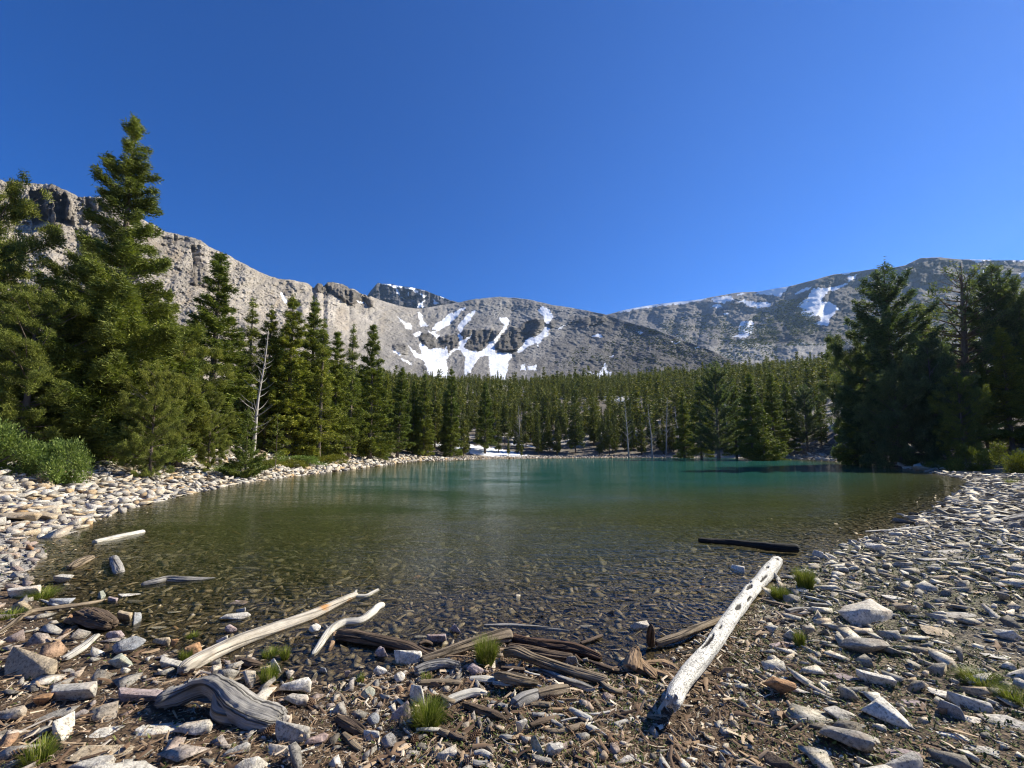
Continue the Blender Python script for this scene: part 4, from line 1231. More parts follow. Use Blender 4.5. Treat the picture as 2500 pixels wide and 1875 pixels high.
def wood_mesh(name, P, R, mat, seed, flat=.8, rough=.14, groove=.13, holes=(), taper=.55, nseg=None, broken=.5):
    """one piece of driftwood: noisy grooved section, ragged ends"""
    Lr = sum(np.linalg.norm(np.array(P[i + 1]) - np.array(P[i])) for i in range(len(P) - 1))
    m = int(np.clip(Lr / max(R) * 7, 26, 260)); nseg = nseg or (56 if max(R) > .05 else 28)
    pts, rad, L = cat_rom(P, R, m)
    g = np.random.default_rng(seed)
    a = np.linspace(0, 2 * np.pi, nseg, endpoint=False)
    tan = np.gradient(pts, axis=0); tan /= np.linalg.norm(tan, axis=1)[:, None]
    V = np.zeros((m, nseg, 3)); G = np.zeros((m, nseg, 3)); Hh = np.zeros((m, nseg))
    ph = g.uniform(0, 6.28)
    s_ = np.linspace(0, L, m)
    rm = max(R)
    for i in range(m):
        s = np.cross(tan[i], [0, 0, 1.0]); s /= np.linalg.norm(s) + 1e-9
        u = np.cross(s, tan[i])
        tw = a + .5 * s_[i] / max(L, .1)
        k = s_[i] / rm
        rr = 1 + rough * fbm(np.cos(a) * 1.1 + seed, np.sin(a) * 1.1, k * .28, 3, seed) - groove * np.clip(ridged(np.cos(tw) * 4.6 + seed, np.sin(tw) * 4.6 + k * .05, 3, seed), 0, 1)
        e = min(i, m - 1 - i) / max(1, m * .03)
        if e < 1: rr = rr * (taper + (1 - taper) * e ** .5)
        V[i] = pts[i] + rad[i] * rr[:, None] * (np.cos(a)[:, None] * s + np.sin(a)[:, None] * u * flat)
        if i in (0, m - 1):     # ragged ends
            V[i] += tan[i] * ((rad[i] * broken) * fbm(np.cos(a) * 2.5 + 7, np.sin(a) * 2.5, seed, 3, seed + 5))[:, None] * (1 if i else -1)
        G[i] = np.stack([np.cos(a) * rm, np.sin(a) * rm, np.full(nseg, s_[i])], -1)
    if len(holes):
        A = np.repeat(a[None], m, 0); S = np.repeat(s_[:, None] / L, nseg, 1)
        for (hs, ha, ls, la) in holes:
            da = (A - ha + np.pi) % (2 * np.pi) - np.pi
            q = ((S - hs) * L / ls) ** 2 + (da / la) ** 2 + .45 * fbm(A * 3, S * L * 14, 0, 3, int(hs * 99))
            Hh = np.maximum(Hh, (q < 1) * 1.0)
        c = pts[:, None, :]
        V = c + (V - c) * (1 - .30 * blur(Hh, 1))[..., None]
    Vf = V.reshape(-1, 3)
    i = np.arange(m - 1)[:, None] * nseg + np.arange(nseg)[None, :]; j = np.arange(m - 1)[:, None] * nseg + (np.arange(nseg)[None, :] + 1) % nseg
    q = np.stack([i, j, j + nseg, i + nseg], -1).reshape(-1, 4)
    T = np.concatenate([q[:, [0, 1, 2]], q[:, [0, 2, 3]]])
    ends = []
    for k, row in ((0, 0), (1, m - 1)):
        c = V[row].mean(0) + (tan[row] * rad[row] * (-.15 if row else .15))
        ends.append(c)
        ci = len(Vf) + k
        kk = np.arange(nseg); k2 = (kk + 1) % nseg
        b = row * nseg
        T = np.concatenate([T, np.stack([b + (k2 if row == 0 else kk), b + (kk if row == 0 else k2), np.full(nseg, ci)], -1)])
    Vf = np.vstack([Vf, ends])
    Gf = np.vstack([G.reshape(-1, 3), [[0, 0, 0], [0, 0, L]]])
    Hf = np.concatenate([Hh.ravel() * np.ones(m * nseg), [0.25, 0.25]])
    return mesh_np(name, Vf, T, [WM[mat]], smooth=True, attrs={'grain': Gf, 'hole': Hf})

WOODXY = []
def P3(pts, wpx, seat=.8):
    """pixels (x, y, lift in radii) -> 3D centreline points and radii from widths in pixels"""
    P, R = [], []
    for k, p in enumerate(pts):
        x, y = p[0], p[1]; lift = p[2] if len(p) > 2 else 0
        wv = wpx[k] if hasattr(wpx, '__len__') else wpx
        q = on(x, y, 0.0)
        r = wv / 2 * q.y / F
        q = on(x, y, r * seat + lift)
        r = wv / 2 * q.y / F
        P.append(tuple(q)); R.append(r)
    return P, R
def drift(pts, wpx, mat, label, name='driftwood', cat='driftwood', group=None, land=None, subs=(), seat=.8, **kw):
    P, R = P3(pts, wpx, seat)
    seed = int(pts[0][0] * 7 + pts[0][1]) % 9999
    me = wood_mesh(name, P, R, mat, seed, **kw)
    o = link(name, me, label=label, cat=cat, group=group)
    for q in P: WOODXY.append((q[0], q[1], max(R)))
    for a, b in zip(P[:-1], P[1:]):
        n = max(1, int(math.dist(a, b) / .08))
        for i in range(n): WOODXY.append((a[0] + (b[0] - a[0]) * i / n, a[1] + (b[1] - a[1]) * i / n, max(R)))
    if land:
        mm = P[len(P) // 2]; LAND.append((land, mm[0], mm[1]))
        if len(P) > 2: LAND.append((land, P[0][0], P[0][1])); LAND.append((land, P[-1][0], P[-1][1]))
    for (sn, sp, sw, sm) in subs:
        P2, R2 = P3(sp, sw, seat)
        link(sn, wood_mesh(sn, P2, R2, sm, seed + 3, rough=.1, taper=.4), o)
    return o

# white log with beetle tracks
drift([(1640,1716,.09),(1669,1660,.09),(1738,1579,.07),(1779,1516,.04),(1822,1458,.02),(1850,1425),(1875,1398),(1898,1368)], [40,39,36,33,31,29,32,25], 'bark',
      "long bleached white log with dark holes, reaching from shore to water", name='fallen_log', cat='log', land="the long white log",
      subs=[('branch_stub', [(1768,1568,.0),(1776,1588,.0)], [9,4], 'white'), ('branch_stub', [(1885,1400,.05),(1897,1412,.0),(1902,1420,0)], [17,13,10], 'white'), ('branch_stub', [(1730,1560,.08),(1706,1548,.07)], [5,2], 'white'),
            ('branch_stub', [(1782,1555,.02),(1800,1558,.02)], [7,3], 'white')],
      flat=.92, rough=.17, groove=.06, broken=1.6, taper=.85, seat=.9,
      holes=[(.205,1.9,.19,.40),(.29,1.7,.05,.2),(.43,1.1,.12,.34),(.60,1.7,.15,.36),(.65,2.3,.07,.3),(.82,1.6,.07,.22),(.96,1.2,.08,.35),(.72,.8,.2,.2),(.52,.5,.12,.2)])
drift([(443,1636),(502,1604),(589,1563),(676,1532),(763,1500),(835,1466),(872,1451)], [36,37,33,29,25,20,15], 'peeled', "long pale log with orange peeled patches, pointing from the grey stump into the water", name='fallen_log', cat='log', land="the long pale peeled log",
      subs=[('branch_fork', [(866,1456),(893,1455),(908,1448),(924,1440)], [13,11,11,9], 'white'), ('branch_stub', [(866,1450),(871,1440)], [9,5], 'white'), ('branch_stub', [(835,1462),(832,1448)], [6,3], 'orange')], flat=.9, rough=.10, groove=.05)
drift([(764,1600),(776,1582),(806,1539),(838,1520),(879,1515),(907,1497),(921,1483),(936,1476)], [12,15,20,19,18,19,18,18], 'white', "crooked bleached branch bending toward the water beside the long pale log", name='fallen_branch', cat='branch', land="the crooked white branch",
      subs=[('side_branch', [(819,1545),(812,1570),(803,1590)], [13,12,8], 'orange'), ('branch_stub', [(803,1538),(791,1524)], [10,6], 'grey')], flat=.95, groove=.05)
drift([(824,1548),(868,1553),(924,1564),(996,1580),(1050,1602)], [30,33,32,26,12], 'brown', "dark wet log lying from the crooked white branch toward the tan slab", land="the dark wet log", groove=.2)
drift([(1181,1527),(1250,1527),(1320,1533),(1392,1541)], [8,11,11,7], 'grey', "long thin grey pole at the water's edge above the woodpile", name='fallen_branch', cat='branch', land="the thin grey pole")
drift([(1026,1612),(1070,1600),(1112,1586),(1184,1562),(1246,1548)], [18,26,28,34,38], 'tan', "bent tan log whose thick broken end points at the dark rotten log", land="the bent tan log", groove=.14, rough=.2)
drift([(1118,1590),(1140,1584),(1180,1556),(1246,1541)], [8,12,10,12], 'tan', "thin tan splinter resting on the bent tan log") if False else None
drift([(1246,1556),(1310,1574),(1402,1585),(1468,1606)], [22,34,32,16], 'red', "red brown rotten log under the thin grey pole", land="the red brown rotten log", groove=.25, rough=.22)
drift([(1240,1580),(1320,1597),(1400,1606)], [26,32,22], 'brown', "dark crumbling log pressed against the red brown rotten log", groove=.25, rough=.22)
drift([(1231,1594,.03),(1262,1592,.05),(1301,1608,.04),(1350,1624,.03),(1402,1640,.02),(1484,1662,.01)], [24,33,28,28,28,26], 'tan', "big deeply grooved tan log, largest of the woodpile", land="the big grooved log", groove=.22, rough=.12)
drift([(1298,1632),(1330,1640),(1374,1658),(1420,1674),(1452,1686)], [9,16,18,20,15], 'grey', "smooth grey limb lying just below the big grooved log", land="the smooth grey limb")
drift([(1428,1612),(1466,1626),(1500,1636),(1560,1652)], [10,17,15,8], 'brown', "flat dark plank of wood running right from the big grooved log", groove=.2)
drift([(1013,1640),(1045,1628),(1085,1622),(1122,1630)], [26,30,28,24], 'grey', "crumpled grey chunk with wavy grain left of the big grass tuft", land="the crumpled grey chunk", groove=.3, rough=.22)
drift([(1024,1670),(1075,1667),(1128,1670)], [18,20,18], 'tan', "short striped log below the crumpled grey chunk", groove=.22)
drift([(1146,1657),(1185,1657),(1224,1661)], [20,24,18], 'white', "short white split board under the mottled brown chunk", flat=.45, land="the white split board")
drift([(1208,1646,.05),(1240,1653,.05),(1280,1662,.04),(1313,1668,.03)], [16,32,30,18], 'tan', "mottled brown chunk lying on the end of the white split board", groove=.3, rough=.25)
drift([(1222,1645),(1260,1647),(1311,1648)], [6,8,7], 'tan', "short tan stick behind the mottled brown chunk", name='fallen_branch', cat='stick')
drift([(1087,1721),(1105,1707),(1140,1694),(1165,1690),(1190,1695)], [24,24,22,20,14], 'white', "short curved pale log with a cut left end in front of the woodpile", land="the short curved pale log", groove=.06)
drift([(1130,1718),(1170,1733),(1210,1748),(1238,1760)], [14,26,26,14], 'brown', "dark grooved chunk below the short curved pale log", land="the dark grooved chunk", groove=.28, rough=.2)
drift([(1255,1722),(1280,1706),(1312,1694)], [30,34,30], 'grey', "thick pale log piece, front half of the broken round log", land="the broken round log", groove=.08)
drift([(1310,1698),(1350,1688),(1388,1681)], [29,30,24], 'tan', "mottled bark covered piece, back half of the broken round log", rough=.16)
drift([(1182,1698),(1198,1722),(1206,1736)], [6,7,6], 'grey', "thin pale stick leaning off the short curved pale log", name='fallen_branch', cat='stick')
drift([(825,1754),(858,1772),(889,1790)], [20,32,22], 'brown', "dark grooved log piece between small rocks left of the middle grass tuft", groove=.25, land="the dark log piece")
drift([(838,1792),(860,1812),(880,1832)], [14,20,14], 'tan', "brown split piece pointing down from the dark log piece", groove=.25)
drift([(1301,1768),(1345,1786),(1385,1782),(1417,1772),(1466,1750)], [10,16,18,17,10], 'tan', "bow shaped pale root lying in the bark litter", land="the bow shaped root", groove=.12)
drift([(1360,1786),(1400,1788),(1440,1782),(1490,1776)], [5,6,6,4], 'tan', "thin wavy twig under the bow shaped root", name='fallen_branch', cat='stick')
drift([(1492,1770),(1530,1760),(1564,1750)], [8,11,8], 'white', "small pale splinter near the cut end of the long white log", cat='stick')
drift([(1327,1719),(1350,1719),(1376,1714)], [7,8,7], 'white', "short white stick right of the broken round log", cat='stick', name='fallen_branch')
drift([(1391,1719),(1420,1713),(1446,1714)], [6,6,7], 'white', "thin white stick ending near the brown curl of bark", cat='stick', name='fallen_branch')
drift([(1317,1728),(1350,1733),(1402,1730)], [6,11,8], 'orange', "small orange splinter below the short white stick", cat='stick')
drift([(1266,1740),(1295,1743),(1324,1753)], [9,10,8], 'tan', "short tan stick under the broken round log", cat='stick', name='fallen_branch')
drift([(1330,1748),(1360,1746),(1382,1749)], [9,10,8], 'white', "stubby whitish stick below the orange splinter", cat='stick', name='fallen_branch')
drift([(1446,1698),(1458,1718),(1478,1742)], [7,12,8], 'tan', "brown curl of bark left of the long white log", cat='bark')
drift([(1500,1700,.0),(1504,1730),(1490,1768)], [3,3,2], 'white', "thin curved white twig standing in the litter", name='fallen_branch', cat='twig')
drift([(1601,1572,.02),(1650,1556,.03),(1700,1535,.03),(1772,1508,.02)], [19,22,22,17], 'tan', "rough tan log passing under the long white log", land="the rough tan log", groove=.22)
drift([(1588,1574,0),(1588,1556,.10),(1589,1536,.20),(1590,1524,.27)], [20,21,17,6], 'brown', "upright brown stub standing in the water at the end of the rough tan log", name='stump', cat='stump', land="the upright brown stub", groove=.2)
drift([(1705,1318),(1789,1324),(1850,1331),(1905,1337),(1950,1338)], [15,17,20,25,28], 'black', "soaked black log floating beyond the tip of the long white log", name='floating_log', cat='log', groove=.1, seat=.9)
drift([(1752,1421),(1800,1421),(1836,1425)], [3,4,4], 'tan', "thin stick in the water left of the long white log's tip", name='fallen_branch', cat='stick', seat=.4)
drift([(230,1324),(290,1311),(350,1298)], [15,16,13], 'white', "pale cut log floating in the shallows near the left bank", name='floating_log', cat='log', seat=.5, groove=.03, taper=.8, broken=.15)
drift([(278,1362),(284,1378),(292,1398)], [17,22,20], 'grey', "short grey round log floating upright looking toward the shore", name='floating_log', cat='log', seat=.5, groove=.05)
drift([(345,1428),(385,1420),(411,1414),(460,1415),(528,1412)], [14,22,20,18,6], 'grey', "twisted dark and pale log half sunk in the left shallows", name='floating_log', cat='log', seat=.6, groove=.2)
drift([(171,1387),(195,1374),(221,1361)], [20,26,18], 'tan', "orange brown chunk of wood in the shallows near the left rocks", seat=.6, rough=.25, groove=.2)
drift([(-20,1556),(20,1530),(50,1508),(80,1492),(152,1482),(221,1473),(262,1464)], [8,10,12,14,13,11,8], 'tan', "long curving pinkish root reaching over the left rocks into the water", name='fallen_branch', cat='branch', land="the long curving root",
      subs=[('side_branch', [(152,1484),(110,1468),(90,1460)], [8,6,3], 'white')])
drift([(203,1500),(240,1512),(276,1526)], [48,50,34], 'brown', "thick brown grooved stump block standing in the left shallows", name='stump', cat='stump', land="the brown stump block", groove=.35, rough=.2)
drift([(155,1610),(195,1584),(237,1550)], [22,26,15], 'white', "bleached flat driftwood piece among rocks right of the big tan block", land="the bleached flat piece", flat=.5)
drift([(585,1612),(610,1618),(640,1624)], [14,22,12], 'brown', "dark sunken wood chunk under the middle of the long pale log", groove=.2)
drift([(2112,1298),(2180,1293),(2265,1285)], [5,6,6], 'white', "thin fallen branch lying in the water at the right beach", name='fallen_branch', cat='branch', seat=.7,
      subs=[('branch_stub', [(2144,1294,.0),(2142,1286,.08)], [3,2], 'black'), ('branch_stub', [(2235,1286,.0),(2232,1278,.1)], [4,2], 'black')])
drift([(2446,1270),(2480,1262),(2520,1258)], [10,15,14], 'grey', "pale log chunk cut by the right edge on the beach", cat='log', name='fallen_log')
drift([(857,1100),(885,1109),(918,1119)], [6,7,6], 'white', "straight white fallen trunk sloping down the far left bank", name='fallen_log', cat='log', seat=.9)
drift([(1020,1098),(1040,1108),(1060,1118)], [4,4,3], 'tan', "brown fallen trunk on the far left bank beside the leaning spruce", name='fallen_log', cat='log', seat=.9)
drift([(1075,1098),(1090,1106),(1104,1114)], [4,4,3], 'grey', "second grey fallen trunk right of the brown one on the far left bank", name='fallen_log', cat='log', seat=.9)
drift([(2345,1010,.3),(2395,992,.5),(2410,1005,.2),(2460,1000,.2),(2510,985,.3)], [8,9,8,7,6], 'grey', "bleached fallen limbs on the brushy right slope", name='fallen_branch', cat='branch')
drift([(1862,1466),(1895,1474),(1934,1482)], [10,13,8], 'tan', "twisted tan root just right of the long white log", name='fallen_branch', cat='branch')
drift([(1920,1494),(1950,1487),(1998,1487)], [15,13,8], 'grey', "grey root piece right of the twisted tan root", name='fallen_branch', cat='branch')
drift([(1700,1586),(1670,1596),(1640,1590)], [8,12,6], 'black', "dark wet stick under the rough tan log", cat='stick')
for i, (pts, w_, m_, lb) in enumerate([
    ([(440,1790),(500,1775),(560,1782)], 4, 'tan', "thin twig in the needle litter below the grey stump"), ([(610,1850),(640,1820),(655,1795)], 5, 'tan', "pale stick slanting up from the bottom edge below the grey stump"),
    ([(690,1862),(735,1838),(790,1815)], 9, 'white', "pale forked stick near the bottom edge right of the grey stump"), ([(1005,1872),(1030,1850),(1050,1840)], 4, 'white', "short white twig at the bottom edge under the middle tuft"),
    ([(1578,1822),(1600,1818),(1628,1812)], 4, 'tan', "thin bent twig in the shadow of the long white log"), ([(1900,1790),(1935,1803),(1965,1800),(1972,1770)], 5, 'tan', "pale curved root fragment on the right gravel"),
    ([(1660,1810),(1672,1780),(1740,1760)], 5, 'orange', "curled peel of bark right of the log's cut end"), ([(820,1690),(834,1700),(846,1718)], 9, 'tan', "stubby curved stick standing between rocks right of the grey stump"),
    ([(862,1700),(890,1682),(918,1660)], 10, 'tan', "reddish splintered stick propped on rocks left of the woodpile"), ([(250,1735),(300,1700),(330,1690)], 7, 'tan', "flat tan splinter among the left rocks"),
    ([(40,1590),(120,1580),(200,1572)], 7, 'brown', "dark plank of wood among the left rocks"), ([(1180,1800),(1230,1806),(1260,1790)], 4, 'tan', "twig lying near the tall pointed rocks"),
    ([(1540,1640),(1570,1690),(1590,1700)], 4, 'tan', "thin root on the moss left of the long white log"), ([(960,1780),(985,1775),(1000,1755)], 5, 'tan', "small stick beside the middle grass tuft")]):
    drift(pts, w_, m_, lb, name='fallen_branch', cat='stick', groove=.05)

# smaller loose pieces of the woodpile
gw = np.random.default_rng(12)
MATN = {'tan': 'tan', 'grey': 'grey', 'brown': 'dark brown', 'white': 'bleached', 'orange': 'orange brown', 'red': 'red brown'}
wl = {}
for i in range(46):
    x = gw.uniform(985, 1520) if i < 34 else gw.uniform(1050, 1480); y = gw.uniform(1560, 1800) if i < 34 else gw.uniform(1700, 1860)
    L = gw.uniform(24, 90); a = gw.normal(.22, .35); b = gw.normal(0, .10)
    dx, dy = math.cos(a) * L / 2, math.sin(a) * L / 2 * .75
    mt = str(gw.choice(['tan', 'grey', 'brown', 'white', 'orange', 'red'], p=[.3, .18, .28, .1, .07, .07]))
    if i < 34 and y < 1600: mt = 'brown'
    wpx = gw.uniform(5, 17)
    pq = on(x, y); l = near_landmarks(pq.x, pq.y, 1)[0]
    rel = ('in front of' if pq.y < l[2] else 'behind') if abs(pq.y - l[2]) > abs(pq.x - l[1]) else ('right of' if pq.x > l[1] else 'left of')
    lb = f"{'thin' if wpx < 9 else 'stout'} {'short' if L < 50 else 'long'} {MATN[mt]} wood scrap {rel} {l[0]}"
    lf = gw.uniform(0, .04)
    o = drift([(x - dx, y - dy, lf), (x, y + b * L, lf), (x + dx, y + dy, gw.uniform(0, .03))], [wpx * .7, wpx, wpx * .75], mt, lb, name='driftwood', cat='driftwood', groove=.22, rough=.2)
    wl.setdefault(lb, []).append(o)
for lb, os_ in wl.items():
    if len(os_) > 1:
        for o in os_: o['group'] = lb.replace('scrap', 'scraps')

# grey humped stump with a flared root
def hero_stump():
    P = [on(388,1690,.12), on(440,1664,.17), on(495,1640,.24), on(548,1634,.27), on(590,1672,.20), on(632,1706,.14), on(690,1736,.09)]
    sec = [(.055,.10),(.08,.16),(.10,.22),(.12,.27),(.15,.26),(.15,.19),(.13,.12)]     # half width, height of the arch
    m, ns = 90, 64
    pts, ra, L = cat_rom([tuple(p) for p in P], [s[0] for s in sec], m)
    _, rb, _ = cat_rom([tuple(p) for p in P], [s[1] for s in sec], m)
    tan = np.gradient(pts, axis=0); tan /= np.linalg.norm(tan, axis=1)[:, None]
    V = np.zeros((m, ns, 3)); G = np.zeros((m, ns, 3)); Hl = np.zeros((m, ns))
    a = np.linspace(0, 2 * np.pi, ns, endpoint=False)
    for i in range(m):
        f = i / (m - 1)
        s = np.cross(tan[i], [0, 0, 1.0]); s /= np.linalg.norm(s); u = np.array([0, 0, 1.0])
        lean = .35 * math.sin(f * 3.1)
        x = np.cos(a) * ra[i] * .72 * (1 + .16 * fbm(np.cos(a) * 1.5, np.sin(a) * 1.5, f * 5, 3, 5))
        y = np.sin(a) * rb[i] * .42
        pinch = .55 * np.exp(-((f - .30) / .10) ** 2)           # hollow on the viewer's left flank
        flank = np.clip(-np.sin(a) * .4 + (np.cos(a) > 0) * np.cos(a), 0, 1)
        x = x - ra[i] * pinch * flank * np.sign(np.cos(a))
        gr = .03 * np.clip(ridged(np.cos(a) * 5 + 2, np.sin(a) * 5 + f * 2.6, 3, 8), 0, 1) - .012 * fbm(np.cos(a) * 3, np.sin(a) * 3, f * 9, 3, 4)
        V[i] = pts[i] - u * rb[i] * .5 + s * (x * (1 - gr * 4))[:, None] + u * (y * (1 - gr * 3))[:, None] + s * (y * lean)[:, None]
        e = min(i, m - 1 - i) / 3.0
        if e < 1: V[i] = V[i].mean(0) + (V[i] - V[i].mean(0)) * (.6 + .4 * e) + tan[i] * (.03 * fbm(np.cos(a) * 3, np.sin(a) * 3, i, 3, 9))[:, None]
        V[i] += (np.cos(a)[:, None] * s + np.sin(a)[:, None] * u) * (.028 * fbm(V[i][:, 0] * 9, V[i][:, 1] * 9, V[i][:, 2] * 9, 4, 6))[:, None]
        G[i] = np.stack([np.cos(a) * .13, np.sin(a) * .13, np.full(ns, f * L)], -1)
    Vf = V.reshape(-1, 3); i = np.arange(m - 1)[:, None] * ns + np.arange(ns)[None, :]; j = np.arange(m - 1)[:, None] * ns + (np.arange(ns)[None, :] + 1) % ns
    q = np.stack([i, j, j + ns, i + ns], -1).reshape(-1, 4); T = np.concatenate([q[:, [0, 1, 2]], q[:, [0, 2, 3]]])
    k = np.arange(ns); k2 = (k + 1) % ns
    T = np.concatenate([T, np.stack([k2, k, np.full(ns, len(Vf))], -1), np.stack([(m - 1) * ns + k, (m - 1) * ns + k2, np.full(ns, len(Vf) + 1)], -1)])
    Vf = np.vstack([Vf, V[0].mean(0), V[-1].mean(0)]); Gf = np.vstack([G.reshape(-1, 3), [[0, 0, 0], [0, 0, L]]])
    me = mesh_np("driftwood_stump", Vf, T, [WM['grey']], smooth=True, attrs={'grain': Gf, 'hole': np.zeros(len(Vf))})
    o = link("driftwood_stump", me, label="smooth silvery grey humped driftwood stump among rocks", cat='stump')
    LAND.append(("the grey humped stump", pts[m // 2][0], pts[m // 2][1]))
    for q in pts[::6]: WOODXY.append((q[0], q[1], .14))
    for sp, sw in (([(470,1668,.06),(462,1700,.02),(440,1722,.0)], [40,36,22]), ([(560,1680,.14),(556,1730,.05),(600,1752,.0)], [60,66,40]), ([(420,1690,.10),(400,1706,.04),(386,1702,.02)], [34,26,16])):
        P2, R2 = P3(sp, sw, .2)
        link('root_flare', wood_mesh('root_flare', P2, R2, 'grey', int(sw[0]), rough=.15, taper=.4, flat=.8), o)
hero_stump()
# orange peaked stump on the shore
def peaked():
    P2, R2 = P3([(1545,1640,0),(1548,1612,.06),(1554,1588,.12),(1557,1580,.16)], [50,40,24,9], .3)
    o = link('stump', wood_mesh('stump', P2, R2, 'orange', 5, rough=.25, groove=.25, taper=.8), label="orange peaked stump with spreading roots at the water's edge", cat='stump')
    LAND.append(("the orange peaked stump", P2[1][0], P2[1][1]))
    for sp, sw in (([(1560,1612,.05),(1590,1640,.02),(1602,1655,0)], [22,26,16]), ([(1570,1620,.03),(1620,1618,.0),(1658,1636,0)], [14,22,12]), ([(1590,1640,0),(1630,1650,0),(1650,1656,0)], [30,26,10])):
        P3_, R3 = P3(sp, sw, .4)
        link('root', wood_mesh('root', P3_, R3, 'orange', int(sw[0]), rough=.22, groove=.2, taper=.5, flat=.6), o)
        for q in P3_: WOODXY.append((q[0], q[1], .1))
peaked()
WXY = np.array(WOODXY)

